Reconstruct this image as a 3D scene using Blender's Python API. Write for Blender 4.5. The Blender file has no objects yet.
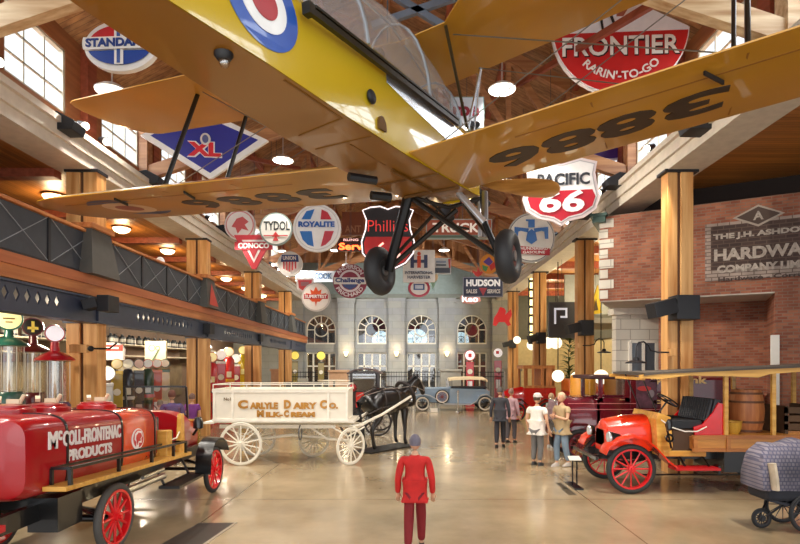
import bpy, bmesh, math, random
from math import pi, sin, cos, radians, sqrt
from mathutils import Vector, Matrix, Euler
random.seed(7)
SC = bpy.context.scene
COL = SC.collection
# ---------------------------------------------------------------- camera
EYE = 2.25; FOC = 533.0
cam_d = bpy.data.cameras.new('camera'); cam = bpy.data.objects.new('camera', cam_d); COL.objects.link(cam)
cam.location = (0, 0, EYE); cam.rotation_euler = (pi/2, 0, 0)
cam_d.sensor_width = 36; cam_d.lens = 36*FOC/800; cam_d.shift_x = -10/800; cam_d.shift_y = 94/800
cam_d.clip_end = 300
SC.camera = cam
# ---------------------------------------------------------------- world, lights, exposure
w = bpy.data.worlds.new('sky'); SC.world = w; w.use_nodes = True
bg = w.node_tree.nodes['Background']; bg.inputs[0].default_value = (0.93, 0.96, 1.0, 1); bg.inputs[1].default_value = 1.0
def area(name, loc, rot, sx, sy, power, col=(1, .95, .88), spread=180):
    l = bpy.data.lights.new(name, 'AREA'); l.shape = 'RECTANGLE'; l.size = sx; l.size_y = sy; l.energy = power; l.color = col
    l.spread = radians(spread)
    o = bpy.data.objects.new(name, l); COL.objects.link(o); o.location = loc; o.rotation_euler = rot; return o
def lamp(name, loc, power, col=(1, .84, .6), r=.08):
    l = bpy.data.lights.new(name, 'POINT'); l.energy = power; l.color = col; l.shadow_soft_size = r
    o = bpy.data.objects.new(name, l); COL.objects.link(o); o.location = loc; return o
def spot(name, loc, target, power, angle=60, col=(1, .9, .75), blend=.5, r=.06):
    l = bpy.data.lights.new(name, 'SPOT'); l.energy = power; l.color = col; l.spot_size = radians(angle); l.spot_blend = blend; l.shadow_soft_size = r
    o = bpy.data.objects.new(name, l); COL.objects.link(o); o.location = loc
    o.rotation_euler = (Vector(target)-Vector(loc)).to_track_quat('-Z', 'Y').to_euler(); return o
# daylight pouring through both clerestories
area('daylight_left', (-9.6, 18, 9.6), (0, radians(-62), 0), 3.5, 34, 1700, (.95, .97, 1))
area('daylight_right', (8.3, 18, 9.6), (0, radians(62), 0), 3.5, 34, 1700, (.95, .97, 1))
# added fill light from behind the camera, with no visible source
area('fill_behind_camera', (-.6, -2.5, 3.6), (radians(84), 0, 0), 11, 5.5, 180, (1, .97, .93))
# museum track lighting aimed from both ledges at the floor and the vehicles
for i in range(9):
    yy = 6.5+2.7*i
    spot('track_beam_left', (-6.3, yy, 6.75), (-1.6+(i % 3)*.8, yy+1.6, 0), 520 if i < 4 else 150, 75, (1, .93, .82)); spot('track_beam_right', (5.1, yy, 6.75), (1.2-(i % 3)*.8, yy+1.6, 0), 480 if i < 2 else 200, 75, (1, .93, .82))
for sx, tgt in ((-6.3, (-4, 6.6, 1)), (-6.3, (-3, 12.5, 1)), (5.1, (5, 9.9, 1)), (5.1, (4.6, 13, 1)), (5.1, (3.4, 8, 0))):
    spot('track_beam_vehicle', (sx, tgt[1]-2.2, 6.75), tgt, 420, 50, (1, .92, .8))
spot('track_beam_brick', (-6.3, 9.0, 6.85), (7.2, 12.4, 4.6), 1900, 42, (1, .9, .76)); spot('track_beam_brick', (-6.3, 10.5, 6.85), (5.6, 13.4, 4.9), 900, 30, (1, .9, .76))
for sx in (-6.2, 5.0):
    spot('track_beam_end_wall', (sx, 25.5, 6.85), (-sx*.4-.6, 33.4, 4.2), 1500, 75, (.95, .97, 1))
SC.view_settings.view_transform = 'Standard'; SC.view_settings.look = 'None'
SC.view_settings.exposure = 0.6; SC.view_settings.gamma = 1; SC.view_settings.use_curve_mapping = False
# ---------------------------------------------------------------- helpers
def P(px, py, Y): return Vector(((px-410)*Y/FOC, Y, EYE-(py-366)*Y/FOC))
def lin(h):
    h = h.lstrip('#'); v = [int(h[i:i+2], 16)/255 for i in (0, 2, 4)]
    return tuple(c/12.92 if c <= .04045 else ((c+.055)/1.055)**2.4 for c in v)
_m = {}
def M(h, rough=.5, metal=0., glow=0., var=.08, bump=0., sc=6., coat=0.):
    key = (h, rough, metal, glow, var, bump, sc, coat)
    if key in _m: return _m[key]
    m = bpy.data.materials.new('finish_'+h); m.use_nodes = True; nt = m.node_tree; b = nt.nodes['Principled BSDF']
    c = lin(h); b.inputs['Roughness'].default_value = rough; b.inputs['Metallic'].default_value = metal
    b.inputs['Coat Weight'].default_value = coat
    tc = nt.nodes.new('ShaderNodeTexCoord'); n = nt.nodes.new('ShaderNodeTexNoise'); n.inputs['Scale'].default_value = sc; n.inputs['Detail'].default_value = 4
    nt.links.new(tc.outputs['Object'], n.inputs['Vector'])
    r = nt.nodes.new('ShaderNodeValToRGB'); r.color_ramp.elements[0].position = .3; r.color_ramp.elements[1].position = .7
    r.color_ramp.elements[0].color = (*[x*(1-var) for x in c], 1); r.color_ramp.elements[1].color = (*[min(1, x*(1+var)) for x in c], 1)
    nt.links.new(n.outputs['Fac'], r.inputs['Fac']); nt.links.new(r.outputs['Color'], b.inputs['Base Color'])
    if glow:
        b.inputs['Emission Color'].default_value = (*c, 1); b.inputs['Emission Strength'].default_value = glow
    if bump:
        bp = nt.nodes.new('ShaderNodeBump'); bp.inputs['Strength'].default_value = bump; bp.inputs['Distance'].default_value = .01
        nt.links.new(n.outputs['Fac'], bp.inputs['Height']); nt.links.new(bp.outputs['Normal'], b.inputs['Normal'])
    _m[key] = m; return m
def wood(name, h1, h2, axis=2, sc=1., rough=.5, planks=0.):
    """procedural timber; grain runs along axis; planks = board width"""
    m = bpy.data.materials.new(name); m.use_nodes = True; nt = m.node_tree; b = nt.nodes['Principled BSDF']; L = nt.links
    b.inputs['Roughness'].default_value = rough
    tc = nt.nodes.new('ShaderNodeTexCoord'); mp = nt.nodes.new('ShaderNodeMapping'); L.new(tc.outputs['Object'], mp.inputs[0])
    s = [9*sc]*3; s[axis] = .7*sc; mp.inputs['Scale'].default_value = s
    n = nt.nodes.new('ShaderNodeTexNoise'); n.inputs['Scale'].default_value = 1.; n.inputs['Detail'].default_value = 6; L.new(mp.outputs[0], n.inputs['Vector'])
    r = nt.nodes.new('ShaderNodeValToRGB'); r.color_ramp.elements[0].position = .32; r.color_ramp.elements[1].position = .68
    r.color_ramp.elements[0].color = (*lin(h1), 1); r.color_ramp.elements[1].color = (*lin(h2), 1); L.new(n.outputs['Fac'], r.inputs['Fac'])
    out = r.outputs['Color']
    if planks:
        sp = nt.nodes.new('ShaderNodeSeparateXYZ'); L.new(tc.outputs['Object'], sp.inputs[0])
        cross = 0 if axis == 1 else 1
        d = nt.nodes.new('ShaderNodeMath'); d.operation = 'DIVIDE'; d.inputs[1].default_value = planks; L.new(sp.outputs[cross], d.inputs[0])
        f = nt.nodes.new('ShaderNodeMath'); f.operation = 'FRACT'; L.new(d.outputs[0], f.inputs[0])
        g = nt.nodes.new('ShaderNodeMath'); g.operation = 'GREATER_THAN'; g.inputs[1].default_value = .1; L.new(f.outputs[0], g.inputs[0])
        fl = nt.nodes.new('ShaderNodeMath'); fl.operation = 'FLOOR'; L.new(d.outputs[0], fl.inputs[0])
        wn = nt.nodes.new('ShaderNodeTexWhiteNoise'); wn.noise_dimensions = '1D'; L.new(fl.outputs[0], wn.inputs['W'])
        mr = nt.nodes.new('ShaderNodeMapRange'); mr.inputs['To Min'].default_value = .75; mr.inputs['To Max'].default_value = 1.1; L.new(wn.outputs['Value'], mr.inputs['Value'])
        mr2 = nt.nodes.new('ShaderNodeMapRange'); mr2.inputs['To Min'].default_value = .45; L.new(g.outputs[0], mr2.inputs['Value'])
        mu = nt.nodes.new('ShaderNodeMath'); mu.operation = 'MULTIPLY'; L.new(mr.outputs[0], mu.inputs[0]); L.new(mr2.outputs[0], mu.inputs[1])
        vm = nt.nodes.new('ShaderNodeVectorMath'); vm.operation = 'SCALE'; L.new(out, vm.inputs[0]); L.new(mu.outputs[0], vm.inputs['Scale']); out = vm.outputs[0]
    L.new(out, b.inputs['Base Color']); return m
def brick(name, c1, c2, mortar, bw, bh, msz=.01, plane='xz', rough=.85, noise=.35, bump=.4):
    m = bpy.data.materials.new(name); m.use_nodes = True; nt = m.node_tree; b = nt.nodes['Principled BSDF']; L = nt.links
    b.inputs['Roughness'].default_value = rough
    tc = nt.nodes.new('ShaderNodeTexCoord'); sp = nt.nodes.new('ShaderNodeSeparateXYZ'); cb = nt.nodes.new('ShaderNodeCombineXYZ')
    L.new(tc.outputs['Object'], sp.inputs[0]); L.new(sp.outputs['XYZ'.index(plane[0].upper())], cb.inputs[0]); L.new(sp.outputs['XYZ'.index(plane[1].upper())], cb.inputs[1])
    t = nt.nodes.new('ShaderNodeTexBrick'); L.new(cb.outputs[0], t.inputs['Vector'])
    t.inputs['Scale'].default_value = 1; t.inputs['Brick Width'].default_value = bw; t.inputs['Row Height'].default_value = bh; t.inputs['Mortar Size'].default_value = msz
    t.inputs['Color1'].default_value = (*lin(c1), 1); t.inputs['Color2'].default_value = (*lin(c2), 1); t.inputs['Mortar'].default_value = (*lin(mortar), 1)
    n = nt.nodes.new('ShaderNodeTexNoise'); n.inputs['Scale'].default_value = 1.6; n.inputs['Detail'].default_value = 5; L.new(tc.outputs['Object'], n.inputs['Vector'])
    mr = nt.nodes.new('ShaderNodeMapRange'); mr.inputs['From Min'].default_value = .3; mr.inputs['From Max'].default_value = .7
    mr.inputs['To Min'].default_value = 1-noise; mr.inputs['To Max'].default_value = 1+noise*.6; L.new(n.outputs['Fac'], mr.inputs['Value'])
    vm = nt.nodes.new('ShaderNodeVectorMath'); vm.operation = 'SCALE'; L.new(t.outputs['Color'], vm.inputs[0]); L.new(mr.outputs[0], vm.inputs['Scale'])
    L.new(vm.outputs[0], b.inputs['Base Color'])
    bp = nt.nodes.new('ShaderNodeBump'); bp.invert = True; bp.inputs['Strength'].default_value = bump; bp.inputs['Distance'].default_value = .01
    L.new(t.outputs['Fac'], bp.inputs['Height']); L.new(bp.outputs['Normal'], b.inputs['Normal']); return m
def glass(name='clear_glass', tint=(.9, .95, 1), rough=.02, trans=.88, sheen_mix=0.):
    m = bpy.data.materials.new(name); m.use_nodes = True; nt = m.node_tree; nt.nodes.clear(); L = nt.links
    o = nt.nodes.new('ShaderNodeOutputMaterial'); mx = nt.nodes.new('ShaderNodeMixShader'); t = nt.nodes.new('ShaderNodeBsdfTransparent'); g = nt.nodes.new('ShaderNodeBsdfGlossy')
    t.inputs[0].default_value = (*tint, 1); g.inputs['Roughness'].default_value = rough; mx.inputs[0].default_value = 1-trans
    L.new(t.outputs[0], mx.inputs[1]); L.new(g.outputs[0], mx.inputs[2]); out = mx.outputs[0]
    if sheen_mix:
        d = nt.nodes.new('ShaderNodeBsdfDiffuse'); d.inputs[0].default_value = (.85, .86, .88, 1); m2 = nt.nodes.new('ShaderNodeMixShader'); m2.inputs[0].default_value = sheen_mix
        L.new(out, m2.inputs[1]); L.new(d.outputs[0], m2.inputs[2]); out = m2.outputs[0]
    L.new(out, o.inputs[0]); return m
class MB:
    """collects shapes into one mesh"""
    def __init__(s): s.b = bmesh.new()
    def _add(s, vs, fs):
        v = [s.b.verts.new(p) for p in vs]
        for f in fs:
            try: s.b.faces.new([v[i] for i in f])
            except ValueError: pass
        return s
    def box(s, lo, hi):
        (a, b, c), (d, e, f) = lo, hi
        return s._add([(a, b, c), (d, b, c), (d, e, c), (a, e, c), (a, b, f), (d, b, f), (d, e, f), (a, e, f)],
                      [(0, 3, 2, 1), (4, 5, 6, 7), (0, 1, 5, 4), (1, 2, 6, 5), (2, 3, 7, 6), (3, 0, 4, 7)])
    def cbox(s, c, sz, rot=None):
        x, y, z = [q/2 for q in sz]; pts = [Vector(p) for p in [(-x, -y, -z), (x, -y, -z), (x, y, -z), (-x, y, -z), (-x, -y, z), (x, -y, z), (x, y, z), (-x, y, z)]]
        R = Euler(rot).to_matrix() if rot else Matrix.Identity(3)
        return s._add([R @ p+Vector(c) for p in pts], [(0, 3, 2, 1), (4, 5, 6, 7), (0, 1, 5, 4), (1, 2, 6, 5), (2, 3, 7, 6), (3, 0, 4, 7)])
    def tube(s, pts, r, n=8, flat=1., closed=False):
        pts = [Vector(p) for p in pts]; k = len(pts); rr = r if isinstance(r, (list, tuple)) else [r]*k; vs = []; fs = []
        up = None
        for i, p in enumerate(pts):
            if closed: d = pts[(i+1) % k]-pts[i-1]
            else: d = pts[min(i+1, k-1)]-pts[max(i-1, 0)]
            d.normalize()
            if up is None: up = Vector((0, 0, 1)) if abs(d.z) < .95 else Vector((0, 1, 0))
            a = d.cross(up)
            if a.length < 1e-4: a = d.orthogonal()
            a.normalize(); b = a.cross(d).normalized()
            for j in range(n):
                t = 2*pi*j/n; vs.append(p+a*cos(t)*rr[i]*flat+b*sin(t)*rr[i])
        for i in range(k if closed else k-1):
            i2 = (i+1) % k
            for j in range(n): fs.append((i*n+j, i*n+(j+1) % n, i2*n+(j+1) % n, i2*n+j))
        if not closed: fs += [tuple(range(n))[::-1], tuple((k-1)*n+j for j in range(n))]
        return s._add(vs, fs)
    def bar(s, p, q, w, h=None):
        """square bar"""
        h = h or w; p = Vector(p); q = Vector(q); d = (q-p).normalized(); up = Vector((0, 0, 1)) if abs(d.z) < .95 else Vector((0, 1, 0))
        a = d.cross(up).normalized()*w/2; b = d.cross(a).normalized()*h/2
        vs = [p-a-b, p+a-b, p+a+b, p-a+b, q-a-b, q+a-b, q+a+b, q-a+b]
        return s._add(vs, [(0, 3, 2, 1), (4, 5, 6, 7), (0, 1, 5, 4), (1, 2, 6, 5), (2, 3, 7, 6), (3, 0, 4, 7)])
    def lathe(s, prof, c=(0, 0, 0), n=20, axis='z'):
        vs = []; fs = []; k = len(prof)
        for (r, h) in prof:
            for j in range(n):
                t = 2*pi*j/n; x, y = r*cos(t), r*sin(t)
                v = (x, y, h) if axis == 'z' else ((x, h, y) if axis == 'y' else (h, x, y)); vs.append(Vector(v)+Vector(c))
        for i in range(k-1):
            for j in range(n): fs.append((i*n+j, i*n+(j+1) % n, (i+1)*n+(j+1) % n, (i+1)*n+j))
        closed = prof[0] == prof[-1]
        if prof[0][0] > 1e-5 and not closed: fs.append(tuple(range(n))[::-1])
        if prof[-1][0] > 1e-5 and not closed: fs.append(tuple((k-1)*n+j for j in range(n)))
        return s._add(vs, fs)
    def ball(s, c, r, n=14, m=9):
        r = r if isinstance(r, (tuple, list)) else (r, r, r); vs = []; fs = []
        for i in range(m+1):
            ph = pi*i/m
            for j in range(n):
                t = 2*pi*j/n; vs.append((c[0]+r[0]*sin(ph)*cos(t), c[1]+r[1]*sin(ph)*sin(t), c[2]-r[2]*cos(ph)))
        for i in range(m):
            for j in range(n): fs.append((i*n+j, i*n+(j+1) % n, (i+1)*n+(j+1) % n, (i+1)*n+j))
        return s._add(vs, fs)
    def plate(s, poly, y0, y1, plane='xz'):
        """extruded outline; plane xz (thickness in y), xy (thickness in z) or yz (thickness in x)"""
        def mk(u, v, t): return (u, t, v) if plane == 'xz' else ((u, v, t) if plane == 'xy' else (t, u, v))
        n = len(poly); vs = [mk(u, v, y0) for u, v in poly]+[mk(u, v, y1) for u, v in poly]
        fs = [tuple(range(n)), tuple(range(n, 2*n))[::-1]]+[(i, (i+1) % n, n+(i+1) % n, n+i) for i in range(n)]
        return s._add(vs, fs)
    def loft(s, rings, cap=True, closed=False):
        n = len(rings[0]); vs = [p for r in rings for p in r]; fs = []
        for i in range(len(rings)-1):
            for j in range(n): fs.append((i*n+j, i*n+(j+1) % n, (i+1)*n+(j+1) % n, (i+1)*n+j))
        if cap: fs += [tuple(range(n))[::-1], tuple((len(rings)-1)*n+j for j in range(n))]
        return s._add(vs, fs)
    def torus(s, c, R, r, axis='y', n=32, m=8, squash=1.):
        vs = []; fs = []
        for i in range(n):
            t = 2*pi*i/n
            for j in range(m):
                u = 2*pi*j/m; q = R+r*cos(u); h = r*squash*sin(u); x, y = q*cos(t), q*sin(t)
                v = (x, h, y) if axis == 'y' else ((x, y, h) if axis == 'z' else (h, x, y)); vs.append(Vector(v)+Vector(c))
        for i in range(n):
            for j in range(m): fs.append((i*m+j, i*m+(j+1) % m, ((i+1) % n)*m+(j+1) % m, ((i+1) % n)*m+j))
        return s._add(vs, fs)
    def mesh(s, me, T=None):
        t = bmesh.new(); t.from_mesh(me)
        if T: t.transform(T)
        off = [s.b.verts.new(v.co) for v in t.verts]
        for f in t.faces:
            try: s.b.faces.new([off[v.index] for v in f.verts])
            except ValueError: pass
        t.free(); return s
    def build(s, name, mat, parent=None, smooth=False, bev=0., T=None):
        bmesh.ops.remove_doubles(s.b, verts=s.b.verts, dist=1e-5)
        bmesh.ops.recalc_face_normals(s.b, faces=s.b.faces)
        if T is not None: s.b.transform(T)
        me = bpy.data.meshes.new(name); s.b.to_mesh(me); s.b.free()
        me.materials.append(mat)
        if smooth:
            for p in me.polygons: p.use_smooth = True
            try: me.set_sharp_from_angle(angle=radians(40))
            except Exception: pass
        o = bpy.data.objects.new(name, me); COL.objects.link(o)
        if parent: o.parent = parent
        if bev:
            md = o.modifiers.new('bevel', 'BEVEL'); md.width = bev; md.segments = 2; md.limit_method = 'ANGLE'
        return o
def tag(o, label=None, cat=None, group=None, kind=None):
    if label: o['label'] = label
    if cat: o['category'] = cat
    if group: o['group'] = group
    if kind: o['kind'] = kind
    return o
def empty(name, loc=(0, 0, 0), rz=0, label=None, cat=None, group=None):
    o = bpy.data.objects.new(name, None); COL.objects.link(o); o.location = loc; o.rotation_euler = (0, 0, rz); o.empty_display_size = .2
    return tag(o, label, cat, group)
def copy_tree(o, parent=None, loc=None, rz=None, label=None):
    c = o.copy(); COL.objects.link(c); c.parent = parent
    if loc is not None: c.location = loc
    if rz is not None: c.rotation_euler = (0, 0, rz)
    if label: c['label'] = label
    for ch in list(o.children): copy_tree(ch, c)
    return c
def struct(name, mb, mat, parent=None, smooth=False, bev=0.):
    o = mb.build(name, mat, parent, smooth, bev)
    if not parent: o['kind'] = 'structure'
    return o
def sbox(name, lo, hi, mat, bev=0.): return struct(name, MB().box(lo, hi), mat, bev=bev)
_tx = {}
def text_mesh(s, bold=0.):
    if (s, bold) in _tx: return _tx[(s, bold)]
    cu = bpy.data.curves.new('lettering', 'FONT'); cu.body = s; cu.size = 1; cu.extrude = .03; cu.offset = bold; cu.resolution_u = 3
    o = bpy.data.objects.new('tmp', cu); COL.objects.link(o); dg = bpy.context.evaluated_depsgraph_get(); dg.update()
    me = bpy.data.meshes.new_from_object(o.evaluated_get(dg)); COL.objects.unlink(o); bpy.data.objects.remove(o)
    xs = [v.co.x for v in me.vertices]; ys = [v.co.y for v in me.vertices]; x0, x1, y0, y1 = min(xs), max(xs), min(ys), max(ys)
    for v in me.vertices: v.co = ((v.co.x-x0)/(x1-x0)-.5, v.co.z/.06, (v.co.y-y0)/(y1-y0)-.5)
    _tx[(s, bold)] = me; return me
def text(s, mat, parent, c, wd, ht, depth=.008, bold=.02, T=None, arc=0., name='lettering', slant=0.):
    """lettering in the xz plane facing -y, centred at c; arc = radius for text bent around c (positive reads clockwise on top)"""
    me = text_mesh(s, bold); b = MB(); t = bmesh.new(); t.from_mesh(me)
    if arc: bmesh.ops.subdivide_edges(t, edges=[e for e in t.edges if abs(e.verts[0].co.x-e.verts[1].co.x) > .05], cuts=3)
    for v in t.verts:
        x, y, z = v.co.x*wd, v.co.y*depth, v.co.z*ht
        if arc:
            a = x/abs(arc)
            if arc > 0: R = arc+z; x, z = R*sin(a), R*cos(a)
            else: R = -arc-z; x, z = R*sin(a), -R*cos(a)
        v.co = (x+c[0]+slant*z, y+c[1], z+c[2])
    tmp = bpy.data.meshes.new('t'); t.to_mesh(tmp); t.free(); b.mesh(tmp); bpy.data.meshes.remove(tmp)
    return b.build(name, mat, parent, T=T)
def circ(cx, cz, rx, rz=None, n=40, a0=0, a1=2*pi):
    rz = rz or rx; k = n if abs(a1-a0-2*pi) < 1e-6 else n+1
    return [(cx+rx*cos(a0+(a1-a0)*i/n), cz+rz*sin(a0+(a1-a0)*i/n)) for i in range(k)]
# ---------------------------------------------------------------- shared materials
TIMBER = wood('glulam_timber', 'B87A3A', 'E2B070', 2)
TIMBER_X = wood('timber_across', 'A8703E', 'DDB07A', 0)
TIMBER_PALE = wood('pale_truss_timber', 'B98F62', 'EAD2A8', 0)
TIMBER_Y = wood('timber_edge', 'A85F2C', 'CF8A4E', 1)
RED_TIMBER = wood('red_stained_timber', '7E3B22', 'A6553A', 1)
PLANK_ROOF = wood('roof_boards', '8F6038', 'C08E5C', 0, planks=.14)
PLANK_SOFFIT = wood('soffit_boards', '9A5E26', 'B87A3A', 1, planks=.1, rough=.4)
BLUE = M('3A4358', .45, .2); DARK = M('15161A', .5); BLACK = M('0C0C0E', .35, coat=.3); IRON = M('222226', .4, .6)
CREAM = M('CCC2B2', .7); WHITE = M('E9E4D8', .45, var=.03); CHROME = M('D5D7DA', .15, 1.)
YEL = M('D9A00F', .35, var=.05, coat=.4); RED = M('B40F12', .22, var=.04, coat=.8); GOLD = M('B98434', .4, .3)
RUBBER = M('1D1D1F', .75); CLEAR = glass(); PANE = glass('window_glass', (.97, .99, 1), .05, .93)
# ================================================================ STRUCTURE
XL, XR = -6.95, 5.68; ZS = 6.35; ZF = 6.92; YB = 33.5; BAY = 6.0; Y1 = 11.3
def concrete():
    m = bpy.data.materials.new('polished_concrete'); m.use_nodes = True; nt = m.node_tree; b = nt.nodes['Principled BSDF']; L = nt.links
    tc = nt.nodes.new('ShaderNodeTexCoord'); n = nt.nodes.new('ShaderNodeTexNoise'); n.inputs['Scale'].default_value = .55; n.inputs['Detail'].default_value = 8; n.inputs['Roughness'].default_value = .6
    L.new(tc.outputs['Object'], n.inputs['Vector']); r = nt.nodes.new('ShaderNodeValToRGB')
    r.color_ramp.elements[0].position = .34; r.color_ramp.elements[1].position = .66
    r.color_ramp.elements[0].color = (*lin('8E7C60'), 1); r.color_ramp.elements[1].color = (*lin('B3A080'), 1); L.new(n.outputs['Fac'], r.inputs['Fac'])
    t = nt.nodes.new('ShaderNodeTexBrick'); t.offset = 0; t.inputs['Scale'].default_value = 1; t.inputs['Brick Width'].default_value = 3; t.inputs['Row Height'].default_value = 3; t.inputs['Mortar Size'].default_value = .012
    t.inputs['Color1'].default_value = t.inputs['Color2'].default_value = (1, 1, 1, 1); t.inputs['Mortar'].default_value = (.55, .5, .45, 1); L.new(tc.outputs['Object'], t.inputs['Vector'])
    mx = nt.nodes.new('ShaderNodeVectorMath'); mx.operation = 'MULTIPLY'; L.new(r.outputs['Color'], mx.inputs[0]); L.new(t.outputs['Color'], mx.inputs[1]); L.new(mx.outputs[0], b.inputs['Base Color'])
    n2 = nt.nodes.new('ShaderNodeTexNoise'); n2.inputs['Scale'].default_value = 3; n2.inputs['Detail'].default_value = 6; L.new(tc.outputs['Object'], n2.inputs['Vector'])
    mr = nt.nodes.new('ShaderNodeMapRange'); mr.inputs['To Min'].default_value = .1; mr.inputs['To Max'].default_value = .3; L.new(n2.outputs['Fac'], mr.inputs['Value']); L.new(mr.outputs[0], b.inputs['Roughness'])
    b.inputs['Specular IOR Level'].default_value = .75; b.inputs['Coat Weight'].default_value = .3; b.inputs['Coat Roughness'].default_value = .12
    return m
sbox('floor', (-13, -4, -.2), (14, YB+1, 0), concrete())
STONE = brick('grey_limestone', '8E9090', '98988F', '80817B', 1.1, .42, .008, noise=.12)
WHITE_STONE = brick('white_stone', 'CFC8BA', 'DAD4C6', 'A79F90', .55, .3, .012, noise=.1)
REDBRICK = brick('red_brick', '874A36', 'A86A4E', '8C6E5C', .2, .07, .009, noise=.35)
DARKBRICK = brick('painted_dark_brick', '3E2F2A', '4C3A33', '5C4A42', .24, .085, .01, noise=.2)
GREYGREEN = M('7E8A84', .8)
# ---- far wall with four arched windows
wx = [P(321, 0, YB).x, P(372, 0, YB).x, P(421.5, 0, YB).x, P(472, 0, YB).x]
HW = .92; ZSILL = 3.62; ZTOP = 5.45; ZSP = ZTOP-HW; ZDOOR = 3.1
b = MB(); edges = [-7.6]+sum([[x-HW, x+HW] for x in wx], [])+[6.4]
for i in range(0, 10, 2): b.box((edges[i], YB, 0), (edges[i+1], YB+.5, 6.6))
for x in wx:
    b.box((x-HW, YB, ZDOOR), (x+HW, YB+.5, ZSILL))
    arch = [(x+HW, ZSP)]+circ(x, ZSP, HW, n=20, a0=0, a1=pi)+[(x-HW, 6.6), (x+HW, 6.6)]
    # spandrel in wedges so every face stays convex
    pts = circ(x, ZSP, HW, n=20, a0=0, a1=pi)
    for k in range(20):
        (u0, v0), (u1, v1) = pts[k], pts[k+1]; b.plate([(u0, v0), (u0, 6.6), (u1, 6.6), (u1, v1)], YB, YB+.5)
struct('wall_back', b, STONE)
sbox('wall_back_gable', (-7.6, YB+.05, 6.6), (6.4, YB+.5, 8.75), GREYGREEN)
sbox('wall_back_gable_boards', (-7.6, YB+.1, 8.75), (6.4, YB+.5, 13), wood('gable_boards', '8A5A34', 'B07B4C', 2, planks=0))
b = MB()
for x0, x1 in ((-6.1, 2.8), (2.8, 5.6)): b.box((x0, YB-.25, 6.5), (x1, YB+.05, 6.75))
struct('trim_1', b, M('6E7268', .7))
for k, x in enumerate([(wx[0]+wx[1])/2, (wx[1]+wx[2])/2, (wx[2]+wx[3])/2, wx[0]-1.6, wx[3]+1.75]):
    b = MB(); b.box((x-.5, YB-.22, 0), (x+.5, YB, 6.5)); b.box((x-.56, YB-.28, 0), (x+.56, YB, .9)); b.box((x-.56, YB-.27, 6.2), (x+.56, YB, 6.5)); b.box((x-.53, YB-.25, 3.2), (x+.53, YB, 3.4))
    struct('trim_%d' % (k+2), b, STONE)
WF = M('D8D2C0', .5); night = M('2A2A2C', .15)
sbox('wall_beyond_windows', (-7.6, YB+3, 0), (6.4, YB+3.2, 7), M('5B4B40', .8))
for k, x in enumerate(wx):
    b = MB(); pts = circ(x, ZSP, HW, n=20, a0=0, a1=pi)
    b.tube([(u, YB+.1, v) for u, v in [(x+HW, ZSILL)]+pts+[(x-HW, ZSILL)]], .06, 6); b.bar((x-HW, YB+.1, ZSILL+.04), (x+HW, YB+.1, ZSILL+.04), .1)
    b.torus((x, YB+.1, ZSP), .42, .035, 'y', 24, 6)
    for a in range(0, 181, 30 if k < 9 else 30):
        t = radians(a); b.bar((x+.42*cos(t), YB+.1, ZSP+.42*sin(t)), (x+HW*cos(t), YB+.1, ZSP+HW*sin(t)), .05)
    for u in (-.42, .42): b.bar((x+u, YB+.1, ZSILL), (x+u, YB+.1, ZSP), .05)
    fr = struct('window_%d' % (k+1), b, WF)
    pn = MB().plate([(x+HW, ZSILL)]+pts+[(x-HW, ZSILL)], YB+.2, YB+.22).build('pane', glass('dark_pane%d' % k, (.55, .6, .65), .03, .8), fr)
    # glazed double doors underneath
    b = MB()
    for u in (-.92, -.5, 0, .5, .92): b.box((x+u-.05, YB+.1, 0), (x+u+.05, YB+.2, ZDOOR))
    for z in (0, .25, 2.2, 3.02): b.box((x-.92, YB+.1, z), (x+.92, YB+.2, z+.08))
    d = struct('door_%d' % (k+1), b, WF)
    MB().box((x-.9, YB+.14, .3), (x+.9, YB+.16, ZDOOR-.05)).build('pane', glass('door_pane%d' % k, (.8, .82, .8), .03, .85), d)
# lit things seen through the windows
def discthing(name, label, cat, px, py, Y, rpx, mat, hub=None):
    c = P(px, py, Y); r = rpx*Y/FOC
    e = empty(name, c, 0, label, cat); MB().lathe([(0, -.05), (r*.97, -.05), (r, 0), (r*.97, .05), (0, .05)], axis='y', n=32).build('dial', mat, e, True)
    b = MB()
    for k in range(8): b.bar((0, -.06, 0), (r*.93*cos(k*pi/4), -.06, r*.93*sin(k*pi/4)), .035)
    b.torus((0, -.06, 0), r*.45, .03, 'y', 24, 5); b.build('spoke_pattern', M('9FB4B4', .5), e)
    MB().bar((0, .02, r*.9), (0, .02, 7-c.z), .05).build('hanging_rod', IRON, e)
discthing('lit_rose_window', 'round pale lit disc hanging behind the second arched window from the left', 'light', 381, 340, YB+1.5, 9, M('DDEFEA', .5, glow=2.5))
discthing('lit_rose_window', 'round pale lit disc hanging behind the third arched window from the left', 'light', 417, 339, YB+1.5, 10, M('DDEFEA', .5, glow=2.5))
discthing('lit_rose_window', 'round pale lit disc half seen behind the rightmost arched window', 'light', 461, 340, YB+1.5, 8, M('DDEFEA', .5, glow=2.0))
# ---- side walls beyond the aisles
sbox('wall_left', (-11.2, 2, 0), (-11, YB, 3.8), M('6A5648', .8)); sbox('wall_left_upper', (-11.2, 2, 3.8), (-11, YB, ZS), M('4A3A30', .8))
sbox('wall_right', (10.4, 16.5, 0), (10.6, YB, ZS+.4), M('C9B98C', .8)); sbox('wall_right_front', (13.2, 2, 0), (13.4, 16.5, ZS+.4), M('5A4436', .8))
sbox('wall_aisle_end_left', (-11.2, YB-.3, 0), (-7.4, YB, ZS+.1), STONE); sbox('wall_aisle_end_right', (6.2, YB-.3, 0), (10.6, YB, 6.9), M('C9B98C', .8))
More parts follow.
